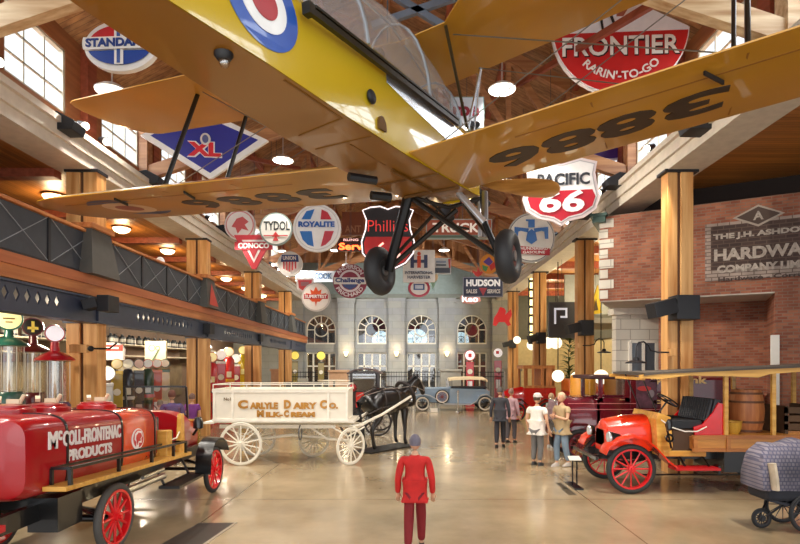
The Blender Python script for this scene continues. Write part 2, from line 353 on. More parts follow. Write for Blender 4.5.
# ---- left balcony
sbox('balcony_floor', (-11, 2, 3.8), (XL-.05, YB, 4.08), M('3A2F28', .8))
sbox('trim_7', (XL-.05, 2, 3.9), (XL+.52, YB, 4.09), wood('edge_top', 'A2572F', 'B96C40', 1)); sbox('trim_8', (XL-.05, 2, 3.68), (XL+.48, YB, 3.9), TIMBER_Y)
# blue steel beam with a row of diamond cut-outs per bay
def holed_beam(y0, y1):
    b = MB(); z0, z1 = 3.16, 3.66; x0, x1 = XL+.42, XL+.45
    n = 13; m0, m1 = y0+(y1-y0)*.2, y1-(y1-y0)*.2; st = (m1-m0)/n; zc = 3.44; hh = .13; hw = st*.3
    b.box((x0, y0, z0), (x1, m0, z1)); b.box((x0, m1, z0), (x1, y1, z1)); b.box((x0, m0, z0), (x1, m1, zc-hh)); b.box((x0, m0, zc+hh), (x1, m1, z1))
    for i in range(n):
        c = m0+st*(i+.5)
        for s in (-1, 1):
            e = c+s*st/2
            b.plate([(e, zc-hh), (c, zc-hh), (c+s*hw, zc), (c, zc+hh), (e, zc+hh)], x0, x1, 'yz')
    b.box((XL+.2, y0, z0-.03), (XL+.5, y1, z0+.02)); b.box((XL+.2, y0, z1-.04), (XL+.5, y1, z1))
    return b
bays = [(Y1-2*BAY, Y1-BAY), (Y1-BAY, Y1), (Y1, Y1+BAY), (Y1+BAY, Y1+2*BAY), (Y1+2*BAY, Y1+3*BAY), (Y1+3*BAY, YB)]
for y0, y1 in bays[1:]: struct('steel_beam', holed_beam(y0+.25, y1-.25), BLUE)
# timber columns in pairs of posts
cols_y = [Y1-BAY, Y1, Y1+BAY, Y1+2*BAY, Y1+3*BAY]
for y in cols_y:
    b = MB()
    for x in (XL-.09, XL+.27): b.box((x-.145, y-.17, 0), (x+.145, y+.17, ZS))
    struct('timber_column', b, TIMBER, bev=.01)
    struct('column_bracket', MB().box((XL+.4, y-.26, 3.14), (XL+.5, y+.26, 3.68)).box((XL-.25, y-.26, 3.14), (XL+.4, y-.18, 3.68)).box((XL-.25, y+.18, 3.14), (XL+.4, y+.26, 3.68)), BLUE)
    struct('column_spacer', MB().box((XL+.05, y-.13, 0), (XL+.13, y+.13, ZS)), M('5E3A1E', .6))
    struct('column_cap', MB().box((XL-.26, y-.2, 6.3), (XL+.44, y+.2, 6.36)), DARK)
    if y > 8:
        b = MB()
        b.box((XR-.29, y-.15, 0), (XR-.08, y+.15, ZS)); b.box((XR-.02, y-.17, 0), (XR+.24, y+.17, ZS))
        struct('timber_column', b, TIMBER, bev=.01)
        struct('column_spacer', MB().box((XR-.09, y-.12, 0), (XR-.01, y+.12, ZS)), M('5E3A1E', .6)); struct('column_cap', MB().box((XR-.36, y-.2, 6.3), (XR+.34, y+.2, 6.36)), DARK)
# ---- fascia beams and soffits
for sgn, X, nm in ((-1, XL, 'left'), (1, XR, 'right')):
    b = MB(); f = -sgn
    def bx(a, c, z0, z1): b.box((min(a, c), 2, z0), (max(a, c), YB, z1))
    bx(X-f*.45, X+f*.3, ZS, ZF-.12); bx(X+f*.3, X+f*.36, ZS+.22, ZF-.12); bx(X-f*.45, X+f*.44, ZF-.12, ZF)
    struct('fascia_'+nm, b, CREAM)
sbox('ceiling_left', (-11, 2, ZS+.02), (XL-.44, YB, ZS+.1), PLANK_SOFFIT); sbox('ceiling_right', (XR+.44, 2, 6.78), (13.4, YB, 6.86), wood('soffit_right', 'A5682C', 'C58641', 0, planks=.1, rough=.4))
for k in range(10):
    y = Y1-3+3*k-.1
    sbox('ceiling_joist', (-11, y-.12, ZS-.16), (XL-.45, y+.12, ZS+.02), RED_TIMBER)
    if y > 14.5: sbox('ceiling_joist', (XR+.45, y-.12, 6.5), (10.4, y+.12, 6.78), RED_TIMBER)
# ---- clerestories
CX = ((-7.35, -7.2, -1), (6.0, 6.15, 1)); zs0, zs1 = 7.5, 8.85; wn = 5
for x0, x1, sgn in CX:
    nm = 'left' if sgn < 0 else 'right'; xi = x1 if sgn < 0 else x0
    b = MB(); b.box((x0, 2, ZF-.05), (x1, YB, zs0)); b.box((x0, 2, zs1), (x1, YB, 9.3))
    ys = [Y1-9+3*k+.5 for k in range(0, 11)]
    b.box((x0, 2, zs0), (x1, 2.2, zs1))
    for y in ys: b.box((x0, y-.65, zs0), (x1, min(y+.65, YB), zs1))
    struct('wall_clerestory_'+nm, b, wood('clerestory_wood_'+nm, '8B5532', 'A86C42', 1))
    pb = MB()
    for y in ys: xx = x1+.08 if sgn < 0 else x0-.08; pb.box((xx-.09, y-.16, ZF), (xx+.09, y+.16, 9.2))
    struct('clerestory_posts_'+nm, pb, RED_TIMBER)
    for k in range(10):
        y0 = ys[k]+.65; y1 = ys[k+1]-.65; b = MB(); xc = (x0+x1)/2
        for z in (zs0, zs1): b.bar((xc, y0, z), (xc, y1, z), .1)
        for y in (y0, y1): b.bar((xc, y, zs0), (xc, y, zs1), .1)
        for q in (1/3, 2/3):
            b.bar((xc, y0, zs0+q*(zs1-zs0)), (xc, y1, zs0+q*(zs1-zs0)), .035); b.bar((xc, y0+q*(y1-y0), zs0), (xc, y0+q*(y1-y0), zs1), .035)
        fr = struct('window_%d' % wn, b, WF); wn += 1
        MB().box((xc-.01, y0, zs0), (xc+.01, y1, zs1)).build('pane', PANE, fr)
# ---- roof and trusses
RX, RZ = -.63, 12.6
for s, xe in ((-1, -7.5), (1, 6.25)):
    b = MB(); b._add([(xe, -1, 9.1), (RX, -1, RZ), (RX, YB+.5, RZ), (xe, YB+.5, 9.1), (xe, -1, 9.25), (RX, -1, RZ+.15), (RX, YB+.5, RZ+.15), (xe, YB+.5, 9.25)],
                     [(0, 3, 2, 1), (4, 5, 6, 7), (0, 1, 5, 4), (1, 2, 6, 5), (2, 3, 7, 6), (3, 0, 4, 7)])
    struct('ceiling_roof_%s' % ('left' if s < 0 else 'right'), b, PLANK_ROOF)
TRUSS_RED = wood('brown_truss_timber', '96603C', 'C08C5C', 0)
def chord(x): return 7.35+.33*((x+7.2) if x < RX else (6.0-x))
def rafter(x): return 8.95+(RZ-9.1)/(RX+7.5)*((x+7.5) if x < RX else (6.25-x))-.25
for k, y in enumerate([Y1-3+6*i for i in range(5)]):
    b = MB()
    for xw in (-7.1, 5.9):
        b.bar((xw, y, chord(xw)), (RX, y, chord(RX)), .2, .34); b.bar((xw, y, rafter(xw)), (RX, y, rafter(RX)), .2, .3)
        b.bar((xw, y, ZF), (xw, y, rafter(xw)), .24, .3)
        q = (RX-xw)
        for a, c in ((.25, .25), (.25, .5), (.5, .5), (.5, .78), (.78, .78)): b.bar((xw+q*a, y, chord(xw+q*a)), (xw+q*c, y, rafter(xw+q*c)), .13, .16)
    b.bar((RX, y, chord(RX)), (RX, y, rafter(RX)), .18, .2)
    struct('roof_truss', b, TIMBER_PALE if k < 1 else TRUSS_RED)
b = MB()
for xx in (-5.6, -4, -2.3, 1., 2.6, 4.4):
    b.bar((xx, 2, rafter(xx)+.05), (xx, YB, rafter(xx)+.05), .14, .22)
struct('roof_purlins', b, RED_TIMBER)
b = MB()
for i in range(4):
    y = Y1-3+6*i
    for xx in (-5.4, 4.1): b.bar((xx, y, chord(xx)+.1), (xx+(1.2 if xx < 0 else -1.2), y+6, rafter(xx)), .1, .12)
struct('roof_braces', b, RED_TIMBER)
# ---- brick corner building on the right (angled face, its own frame)
A = Vector((4.9, 13.77, 0)); Bp = Vector((8.63, 11.8, 0)); ang = math.atan2(Bp.y-A.y, Bp.x-A.x); ZB0, ZB1 = 3.93, 6.1
def on_face(px, py, off=0.):
    """local (u, z) on the angled brick face under a pixel"""
    dx = (px-410)/FOC; d = (Bp-A).normalized(); n = Vector((-d.y, d.x, 0)); t = A.dot(n)/(dx*n.x+n.y)
    p = Vector((dx*t, t, 0)); return (p-A).dot(d), EYE-(py-366)*t/FOC
def fstruct(name, mb, mat, par=None):
    o = mb.build(name, mat, par)
    if not par: o.location = A; o.rotation_euler = (0, 0, ang); o['kind'] = 'structure'
    return o
fstruct('wall_brick_upper', MB().box((0, 0, ZB0), (7, 1.9, ZB1)), REDBRICK)
u0 = on_face(775, 300)[0]
fstruct('wall_brick_pier', MB().box((u0, 0, 0), (7, 1.9, ZB0)), REDBRICK)
fstruct('wall_brick_recess', MB().box((1.3, 1.6, 0), (u0+.1, 1.85, ZB0)), REDBRICK)
fstruct('wall_soffit_panel', MB().box((.02, .02, ZB0-.03), (u0, 1.88, ZB0+.0)), M('BDB6A8', .7))
b = MB()
for i in range(8):
    z = ZB0+.05+i*.26
    if z+.2 < ZB1-.05: b.box((-.015, -.015, z), (.34 if i % 2 else .2, 0.3, z+.22))
fstruct('trim_9', b, WHITE_STONE)
fstruct('trim_10', MB().box((-.16, -.16, ZB1-.17), (.16, 1.9, ZB1+.04)).box((-.22, -.2, ZB1-.02), (.2, 1.9, ZB1+.05)), M('2F4A42', .5))
fstruct('wall_shade_panel', MB().box((0, 1.0, ZB1), (7, 1.2, 6.85)), M('2A1E18', .8))  # dark panel standing in for the shade between brick top and ceiling
u, z = on_face(774, 350); fstruct('trim_11', MB().box((u-.06, -.03, .0), (u+.1, .1, on_face(774, 335)[1])), WHITE)
# white stone shopfront behind
sx0, sx1 = P(616, 0, 15.3).x, P(672, 0, 15.3).x
sbox('wall_stone_shop', (sx0, 15.3, 0), (sx1+.4, 15.6, 4.1), WHITE_STONE); sbox('trim_12', (sx0-.12, 15.15, 3.72), (sx1+.4, 15.6, 3.9), M('DAD4C6', .7))
b = MB(); p0 = P(631, 345, 15.2); p1 = P(657, 366, 15.2)
for x in (p0.x, (p0.x+p1.x)/2, p1.x): b.box((x-.04, 15.22, .9), (x+.04, 15.34, p0.z+.1))
for z in (.9, 1.9, p0.z+.06): b.box((p0.x, 15.22, z), (p1.x, 15.34, z+.08))
f = struct('window_40', b, WHITE); MB().box((p0.x, 15.25, .9), (p1.x, 15.27, p0.z+.1)).build('pane', M('5A6068', .1), f)

b = MB(); pA, pB, pC, pD = P(372, 26, 9.6), P(430, 6, 9.6), P(404, 2, 9.6), P(446, 28, 9.6)
b.bar(pA, pB+(pB-pA)*1.2, .09, .12); b.bar(pC+(pC-pD)*1.5, pD, .09, .12); struct('steel_hanger', b, M('6C7684', .5, .4))
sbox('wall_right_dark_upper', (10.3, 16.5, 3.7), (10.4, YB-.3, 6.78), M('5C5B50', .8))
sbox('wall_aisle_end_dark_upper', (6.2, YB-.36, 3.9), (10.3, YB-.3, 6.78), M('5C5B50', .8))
# ================================================================ BALCONY FITTINGS
NET = M('40464E', .6)
rail_n = ['nearest the photographer', 'behind the port wing tip', 'above the row of small pumps', 'above the red pumps', 'last before the end wall']
for k, (y0, y1) in enumerate(bays[1:]):
    yy0, yy1 = y0+.35, min(y1-.35, YB-.1)
    e = empty('balcony_railing', (XL+.42, (yy0+yy1)/2, 4.09), 0, 'dark mesh balcony railing with timber handrail, '+['nearest bay at the left edge', 'right of the first timber column', 'beyond the second timber column', 'beyond the third timber column', 'last bay by the stone wall'][k], 'railing', 'balcony railings')
    h = (yy1-yy0)/2
    MB().box((-.1, -h, .84), (.06, h, .9)).build('handrail', TIMBER_Y, e, bev=.01)
    n = 4
    for i in range(n):
        a = -h+2*h*i/n; c = -h+2*h*(i+1)/n
        MB().box((-.005, a+.05, .06), (.005, c-.05, .83)).build('mesh_panel', NET, e)
        b = MB(); b.bar((.015, a+.05, .06), (.015, c-.05, .83), .012); b.bar((.02, a+.05, .83), (.02, c-.05, .06), .012); b.build('cross_cable', M('9AA0A6', .4, .4), e)
        MB().bar((0, a, 0), (0, a, .86), .05, .06).build('post', M('1E2027', .5), e)
    MB().bar((0, -h, .03), (0, h, .03), .04).build('bottom_rail', M('1E2027', .5), e)
for k, y in enumerate(cols_y[1:]):
    e = empty('column_planter_box', (XL+.28, y-.3, 4.09), 0, 'tapered dark mesh box with timber cap around the %s left column on the balcony' % ['first visible', 'second', 'third', 'fourth'][k], 'column guard', 'column boxes on the balcony')
    r = lambda z, a, d: [(-.1, -a, z), (d, -a, z), (d, a, z), (-.1, a, z)]
    MB().loft([r(0, .5, .42), r(.92, .34, .3)]).build('tapered_panel', M('55544F', .6), e)
    MB().box((-.12, -.4, .92), (.36, .4, 1.03)).build('timber_cap', TIMBER_Y, e, bev=.01)
    if k == 1:
        b = MB(); b._add([(.425, -.38, .08), (.425, .38, .08), (.335, 0, .8)], [(0, 1, 2)]); b.build('red_triangle_panel', M('C4483A', .5), e)
e = empty('white_display_box', (XL+.3, 15.2, 4.09), 0, 'long low white box lying on the balcony edge left of the diamond beam', 'box'); MB().box((-.12, -.9, 0), (.08, .9, .13)).build('body', WHITE, e, bev=.01); MB().box((-.13, -.91, .13), (.09, .91, .15)).build('lid', M('C9C6BE', .5), e)
# ceiling dome lights above the left balcony (real lamps)
WARM = M('FFE3B0', .4, glow=7.)
for k in range(7):
    y = 13.0-.2+3*k
    e = empty('dome_ceiling_light', (-8.55, y, ZS+.02), 0, 'round warm dome light glowing on the wooden balcony ceiling', 'ceiling light', 'dome lights above the balcony')
    e['label'] = 'round warm dome light on the balcony ceiling, ' + ['nearest, above the port wing tip', 'second nearest, just under the port wing', 'third nearest, right of the first column', 'fourth nearest, beyond the white-topped pump', 'fifth nearest, between second and third columns', 'sixth from the camera, beyond the third column', 'farthest, close to the stone end wall'][k]
    MB().lathe([(0, 0), (.26, 0), (.27, -.04), (.24, -.05)], n=24).build('base_ring', M('8A5A2A', .4, .5), e, True)
    MB().lathe([(.24, -.05), (.2, -.12), (.1, -.17), (0, -.18)], n=24).build('glass_dome', WARM, e, True)
    lamp('dome_lamp', (-8.55, y, ZS-.35), 38, (1, .72, .4), .15)
# ================================================================ TRACK SPOTS, SPEAKERS, PENDANTS
def track_spot(side, y, label):
    x = XL+.3 if side < 0 else XR-.3
    for q in ((10.15, 13.5, 19) if side < 0 else (9.7, 13.6, 15.8)):
        if abs(y-q) < .55: y = q+.6
    e = empty('track_spotlight', (x, y, ZF+.0), 0, label, 'spotlight', 'track spotlights along the %s ledge' % ('left' if side < 0 else 'right'))
    d = 1 if side < 0 else -1
    MB().box((-.05, -.18, 0), (.05, .18, .06)).build('track_adapter', DARK, e)
    MB().tube([(0, 0, .05), (d*.02, 0, .14)], .02, 6).build('arm', DARK, e)
    MB().tube([(-d*.05, .05, .24), (d*.14, -.07, .14)], [.06, .09], 12).build('lamp_head', M('202024', .4, .4), e, True)
    MB().lathe([(0, 0), (.075, 0), (.075, .012), (0, .014)], n=14).build('lens', M('FFF3DC', .3, glow=6.), e, T=Matrix.Translation((d*.145, -.073, .135)) @ (Vector((d*.19, -.12, -.1)).to_track_quat('Z', 'Y').to_matrix().to_4x4()))
for side, nm in ((-1, 'left'), (1, 'right')):
    x = XL+.28 if side < 0 else XR-.28
    b = MB(); b.bar((x, 5, ZF+.03), (x, YB-1, ZF+.03), .06); struct('lighting_track', b, DARK)
    for i in range(14):
        y = 8.5+1.5*i+(.35 if i % 2 else 0)+(0 if side < 0 else .35)
        track_spot(side, y, 'small black track spotlight on the %s ledge, %s' % (nm, ['nearest of the row', 'second of the row from the camera', 'third of the row from the camera', 'fourth of the row from the camera', 'fifth of the row from the camera', 'sixth of the row from the camera', 'seventh of the row from the camera', 'eighth of the row', 'ninth of the row', 'tenth of the row', 'eleventh of the row', 'fourth from the far end', 'third from the far end', 'farthest of the row visible'][i]))
def speaker(px, py, Y, side, label, k=1.):
    c = P(px, py, Y); e = empty('wedge_speaker', c, 0, label, 'speaker', 'black wedge speakers'); d = 1 if side < 0 else -1
    prof = [(-.3*d, .14), (.1*d, .22), (.42*d, .05), (.38*d, -.12), (-.3*d, -.14)]
    MB().plate([(u*k, v*k) for u, v in prof], -.2*k, .2*k).build('cabinet', M('1B1C20', .6), e, bev=.01)
    MB().plate([(.40*d*k, .04*k), (.43*d*k, .03*k), (.39*d*k, -.11*k), (.37*d*k, -.1*k)], -.18*k, .18*k).build('grille', M('303238', .7), e)
    MB().bar((-.3*d*k, 0, 0), ((XL-.0 if side < 0 else XR)-c.x if abs((XL if side < 0 else XR)-c.x) < 1.2 else -.5*d, 0, -.05), .05).build('bracket', DARK, e)
for a in ((58, 127, 10.15, -1, 'black wedge speaker on the left ledge, below the oval red, white and blue sign'), (146, 181, 13.5, -1, 'black wedge speaker on the left ledge, between the interplane struts'), (621, 183, 13.6, 1, 'black wedge speaker on the right ledge, right of the big 66 shield'), (706, 126, 9.7, 1, 'black wedge speaker on the right ledge, peeking below the numbered wing'),
          (222, 232, 19, -1, 'black wedge speaker on the left ledge, left of the red triangle sign'), (592, 214, 15.8, 1, 'black wedge speaker on the right ledge above the cream cornice')): speaker(*a)
def box_speaker(px, py, Y, wpx, hpx, label, d=-1):
    c = P(px, py, Y); s_ = Y/FOC; w_, h_ = wpx*s_, hpx*s_
    e = empty('column_speaker', c, 0, label, 'speaker', 'pairs of black speakers on the columns')
    MB().box((w_*.05, -.2, -h_*.5), (w_*.5, .2, h_*.5)).build('speaker_box', M('1D1E22', .55), e, bev=.01)
    MB().cbox((-w_*.22, -.12, -.02), (w_*.5, .3, h_*.62), (0, radians(-14), radians(12))).build('tilted_horn', M('1D1E22', .55), e, bev=.01)
    MB().bar((w_*.1, 0, 0), (-w_*.1, 0, 0), .06).build('bracket', DARK, e)
box_speaker(670, 308, 10.95, 50, 24, 'pair of black speakers on the nearest right timber column, above the delivery truck canopy')
box_speaker(578, 328, 16.95, 28, 15, 'pair of black speakers on the second right timber column')
box_speaker(536, 338, 22.95, 18, 11, 'pair of black speakers on the third right timber column'); box_speaker(509, 344, 28.95, 13, 8, 'pair of black speakers on the farthest right timber column')
for a in ((101, 304, 10.75, 26, 16, 'first'), (204, 329, 16.95, 17, 10, 'second'), (256, 338, 22.95, 12, 7, 'third')):
    box_speaker(*a[:5], 'black speaker pair under the balcony at the %s left column' % a[5])
def wall_arm(px, py, Y, label, d=1):
    c = P(px, py, Y); e = empty('gooseneck_lamp', c, 0, label, 'lamp'); s_ = Y/FOC
    MB().lathe([(.05, .1), (.07, .04), (.2, 0), (.21, -.03), (0, -.02)], n=18).build('shade', IRON, e, True)
    MB().tube([(0, 0, .08), (0, 0, .3), (d*.05, 0, .4), (d*.16, 0, .42), (d*.26, 0, .34), (d*.3, 0, .24), (d*.45, 0, .2), (d*.72, 0, .2)], .016, 6).build('curved_arm', IRON, e, True)
    MB().cbox((d*.74, 0, .2), (.12, .12, .16)).build('wall_block', TIMBER, e, bev=.01)
wall_arm(636, 362, 11.0, 'black gooseneck barn lamp fixed to the nearest right timber column'); wall_arm(604, 352, 16.6, 'small gooseneck barn lamp beyond the second right column', -1)
e = empty('bracket_arm', P(86, 349, 11.05), 0, 'black iron arm on a timber block, on the nearest left column', 'bracket')
MB().cbox((0, -.22, 0), (.36, .1, .17)).build('timber_block', TIMBER, e, bev=.01); b = MB(); b.ball((.25, -.25, 0), .06); b.tube([(.25, -.25, 0), (.6, -.2, 0), (.75, -.2, .12)], .02, 6); b.build('iron_arm', IRON, e, True)
def roofz(x): return 9.1+(3.5/6.87)*(x+7.5) if x < RX else 9.1+(3.5/6.88)*(6.25-x)
def pendant(px, py, Y, wpx, label, power=60):
    c = P(px, py, Y); r = wpx*Y/FOC/2; e = empty('pendant_lamp', c, 0, label, 'pendant lamp', 'white disc pendant lamps')
    MB().lathe([(.03, r*.55), (r*.25, r*.42), (r*.6, r*.3), (r, 0), (r*.98, -.02)], n=28).build('shade', M('E8E6E0', .4), e, True)
    MB().lathe([(0, -.05), (r*.7, -.045), (r*.93, -.025), (0, -.022)], n=28).build('diffuser', M('FFF8EC', .4, glow=5.), e, True)
    z = roofz(c.x)-c.z+.02; MB().tube([(0, 0, r*.5), (0, 0, z)], .012, 5).build('stem', M('CFCFCC', .4, .4), e)
    spot('pendant_light', (c.x, c.y, c.z-.12), (c.x, c.y, 0), power*5, 130, (1, .94, .84), .4, r*.6)
for a in ((112, 91, 11.0, 32, 'white disc pendant lamp below the oval STANDARD sign', 90), (283, 160, 16.5, 21, 'white disc pendant lamp above the port wing root', 50), (502, 89, 12.5, 28, 'white disc pendant lamp left of the FRONTIER sign', 90), (335, 250, 27, 10, 'small pendant lamp right of the ROYALITE sign', 50), (261, 236, 24, 12, 'small pendant lamp between the two round signs at left', 50),
          (444, 250, 26, 11, 'small pendant lamp under the TRUCKS board', 50), (346, 265, 29, 8, 'tiny pendant lamp above the Challenge roundel', 50), (282, 251, 27, 9, 'small pendant lamp above the shield with stripes', 50)): pendant(*a)
for k, px in enumerate((346, 396.5, 447)):
    c = P(px, 353, YB-.35); e = empty('wall_sconce', c, 0, 'warm glowing sconce on the grey stone wall, %s of the three' % ['leftmost', 'middle', 'rightmost'][k], 'wall lamp', 'wall sconces')
    MB().lathe([(.05, -.2), (.14, .05), (.13, .1), (0, .1)], n=14).build('cup', M('FFD9A0', .4, glow=4.), e, True); MB().box((-.05, .05, -.25), (.05, .14, .0)).build('back_plate', IRON, e)
    lamp('sconce_lamp', (c.x, c.y-.3, c.z+.3), 14, (1, .75, .45))
def roofz(x): return 9.1+(3.5/6.87)*(x+7.5) if x < RX else 9.1+(3.5/6.88)*(6.25-x)
# ===== HANGING SIGNS
NAVY, SRED, SWHITE, ORANGE, PINK = '1F3F86', 'C81E28', 'F0EEE8', 'D9541E', 'C23A4E'
def sign(name, label, px, py, Y, elems, yaw=0., cat='sign', wires=1, glow=0., thick=.09, group='hanging vintage fuel signs', wtop=None):
    """elems are laid out in hundredths of the board's own size units (k metres each)"""
    c = P(px, py, Y); k = Y/FOC; e = empty(name, c, yaw, label, cat, group)
    top = 0
    for i, el in enumerate(elems):
        kind, part, col = el[:3]; y = -.012*i; t = thick if i == 0 else .0
        g = el[-1] if isinstance(el[-1], dict) else {}
        mt = M(col, .42, glow=g.get('glow', glow if i else glow*.5), var=.04, coat=.15)
        if kind == 'disc':
            cx, cy, rx, ry = el[3:7]; MB().plate(circ(cx*k, cy*k, rx*k, ry*k), y-.012, y+t).build(part, mt, e); top = max(top, cy+ry)
        elif kind == 'ring':
            cx, cy, rx, rt = el[3:7]; MB().torus((cx*k, y, cy*k), rx*k, rt*k, 'y', 40, 6).build(part, mt, e)
        elif kind == 'poly':
            MB().plate([(x*k, z*k) for x, z in el[3]], y-.012, y+t).build(part, mt, e); top = max([top]+[z for x, z in el[3]] if i == 0 else [top])
        elif kind == 'text':
            s_, cx, cy, wd, ht = el[3:8]; text(s_, mt, e, (cx*k, y-.012, cy*k), wd*k, ht*k, .012, g.get('bold', .02), arc=g.get('arc', 0)*k, name=part, slant=g.get('slant', 0))
    if wires:
        zt = (wtop+.03 if wtop else roofz(c.x)+.03)-c.z
        b = MB()
        for u in ((-.3, .3) if wires == 2 else (0,)): b.tube([(u*abs(top)*k, .03, top*k*.9), (u*abs(top)*k, .03, zt)], .007, 4)
        b.build('hanging_wire', M('55555A', .4, .6), e)
    return e
def R_(x0, y0, x1, y1): return [(x0, y0), (x1, y0), (x1, y1), (x0, y1)]
def oct_arc(rx, ry, y0, y1, n=12):
    """slice of an ellipse between two heights"""
    a0, a1 = math.asin(max(-1, min(1, y0/ry))), math.asin(max(-1, min(1, y1/ry)))
    r = [(rx*cos(a0+(a1-a0)*i/n), ry*sin(a0+(a1-a0)*i/n)) for i in range(n+1)]
    return r+[(-x, y) for x, y in r[::-1]]
def half(pl, sx):
    """keep the part of a convex outline with sx*x > 0"""
    out = []; n = len(pl)
    for i in range(n):
        p, q = pl[i], pl[(i+1) % n]; a, c = p[0]*sx > 1e-6, q[0]*sx > 1e-6
        if a: out.append(p)
        if a != c and abs(q[0]-p[0]) > 1e-9: t = -p[0]/(q[0]-p[0]); out.append((0, p[1]+(q[1]-p[1])*t))
    return out
up, dn = oct_arc(33, 20, 6, 20), oct_arc(33, 20, -20, -6)
sign('oval_sign', 'oval sign reading STANDARD with a white torch between red and blue halves', 121, 46, 9.3, [('disc', 'board', SWHITE, 0, 0, 37.5, 25.5), ('poly', 'red_field', SRED, half(up, 1)), ('poly', 'red_field', SRED, half(up, -1)), ('poly', 'blue_field', '23479B', half(dn, 1)), ('poly', 'blue_field', '23479B', half(dn, -1)),
     ('poly', 'torch', SWHITE, R_(-4.5, -20, 4.5, 20)), ('poly', 'torch_stem', '3A5AA0', R_(-1.6, -19, 1.6, 14)), ('poly', 'torch_cup', '3A5AA0', [(-4, 14), (4, 14), (7, 20), (-7, 20)]), ('poly', 'name_band', SWHITE, oct_arc(36, 24.5, -6, 6, 4)), ('text', 'lettering', NAVY, 'STANDARD', 0, 0, 64, 8.5, dict(bold=.04))], yaw=-.05, wires=2)
sign('diamond_sign', 'blue and white diamond sign with red letters XL, behind the interplane struts', 205, 146, 12.8, [('poly', 'board', SWHITE, [(-62, 8), (5, -33), (62, 8), (-5, 38)]), ('poly', 'blue_diamond', '2A2F8F', [(-52, 8), (5, -27), (52, 8), (-5, 31)]), ('text', 'lettering_edge', SWHITE, 'XL', 0, -4, 34, 16, dict(bold=.09)), ('text', 'lettering', 'D5222E', 'XL', 0, -4, 32, 14, dict(bold=.05)), ('disc', 'emblem', 'D8D4CC', 1, 6, 5, 6), ('disc', 'emblem_core', '5B6390', 1, 6, 3, 4)], yaw=.1, wires=2)
sign('round_sign', 'round white sign with a faded pink figure, left of the TYDOL sign', 240, 225, 18.5, [('disc', 'board', 'E6DAD0', 0, 0, 15.5, 15.5), ('disc', 'ring_field', 'D98A86', 0, 0, 14, 14), ('disc', 'centre', 'EFE4DA', 0, 0, 12.8, 12.8), ('poly', 'figure', 'D0504E', [(-8, -2), (-3, 6), (3, 8), (9, 3), (5, 0), (9, -6), (2, -4), (-2, -9), (-4, -3)])])
sign('triangle_sign', 'red upside-down triangle sign reading CONOCO', 254, 249, 18.0, [('poly', 'board', 'B9313B', [(-20, 14), (20, 14), (2, -20), (-2, -20)]), ('poly', 'inner_triangle', 'E5DCD8', [(-12, 9), (12, 9), (0, -14)]), ('poly', 'core_triangle', 'A8303A', [(-8, 7), (8, 7), (0, -10)]), ('poly', 'name_band', 'B9313B', R_(-19, -1, 19, 7)), ('text', 'lettering', SWHITE, 'CONOCO', 0, 3, 31, 5.5, dict(bold=.04))])
sign('round_sign', 'round grey-white sign reading TYDOL with a small red arrow', 276, 229, 17.5, [('disc', 'board', '7E8A84', 0, 0, 16.5, 16.5), ('disc', 'face', 'DFDDD4', 0, 0, 15, 15), ('text', 'lettering', '2E3436', 'TYDOL', 1, 3, 26, 9, dict(bold=.02)), ('poly', 'arrow', 'C83A3A', [(-3, -12), (3, -12), (1, -8), (4, -8), (0, -3), (-4, -8), (-1, -8)]), ('poly', 'red_line', 'C83A3A', R_(-12, -7.5, 12, -6.5))])
sign('round_sign', 'round white sign reading ROYALITE with blue and red quarters', 317, 228, 15.5, [('disc', 'board', 'EDEBE6', 0, 0, 24, 24), ('disc', 'rim', 'D8D6D2', 0, 0, 22, 22), ('disc', 'face', 'F4F2EE', 0, 0, 21, 21),
     ('poly', 'blue_quarter', '1C6FC0', [(-17, -3.5), (-5, -3.5), (-3, -19), (-9, -17), (-14, -12)]), ('poly', 'red_quarter', 'C22436', [(17, -3.5), (8, -3.5), (4, -19), (9, -17), (14, -12)]), ('poly', 'red_quarter', 'C22436', [(15, 8), (4, 8), (5, 18), (11, 15)]), ('poly', 'blue_quarter', '1C6FC0', [(-15, 8), (-6, 8), (-2, 18), (-10, 16)]), ('text', 'lettering', '1D5CB0', 'ROYALITE', 0, 3, 36, 5.6, dict(bold=.05))])
sign('round_sign', 'small round sign with a striped shield reading UNION, below the TYDOL sign', 290, 264, 21, [('disc', 'board', 'D9D6D0', 0, 0, 12.5, 12.5), ('poly', 'shield', 'E8E2DC', [(-8, 9), (8, 9), (9, 2), (7, -6), (0, -10), (-7, -6), (-9, 2)]), ('poly', 'shield_top', '2A3F78', [(-8, 9), (8, 9), (9, 2), (-9, 2)])]+[('poly', 'red_stripe', 'BE4046', R_(x-.7, -8+abs(x)*.5, x+.7, 2)) for x in (-6, -3, 0, 3, 6)]+[('text', 'lettering', 'E8E2DC', 'UNION', 0, 5.5, 13, 4, dict(bold=.03))])
sign('small_sign', 'tiny dark blue GM sign just above the port wing', 271, 185, 19, [('poly', 'board', '2C3C74', R_(-6, -4, 6, 4)), ('text', 'lettering', 'E4E4EA', 'GM', 0, 0, 9, 5, dict(bold=.03))])
leaf = [(0, 11), (2.5, 6), (6, 8), (5, 3), (11, 4), (8, -1), (4, -5), (1, -5), (0, -10), (-1, -5), (-4, -5), (-8, -1), (-11, 4), (-5, 3), (-6, 8), (-2.5, 6)]
sign('round_sign', 'round white sign with an orange maple leaf reading SUPERTEST', 316, 297, 24, [('disc', 'board', 'CFC9C4', 0, 0, 14.5, 14.5), ('disc', 'face', 'F3EDE6', 0, 0, 13, 13)]+[('poly', 'maple_leaf', 'E0551F', [(x*.95, y*.95) for x, y in q]) for q in (leaf,)]+[('poly', 'name_band', 'C8283A', R_(-12, -2, 12, 2.6)), ('text', 'lettering', 'F3EDE6', 'SUPERTEST', 0, .4, 22, 3.4, dict(bold=.04))])
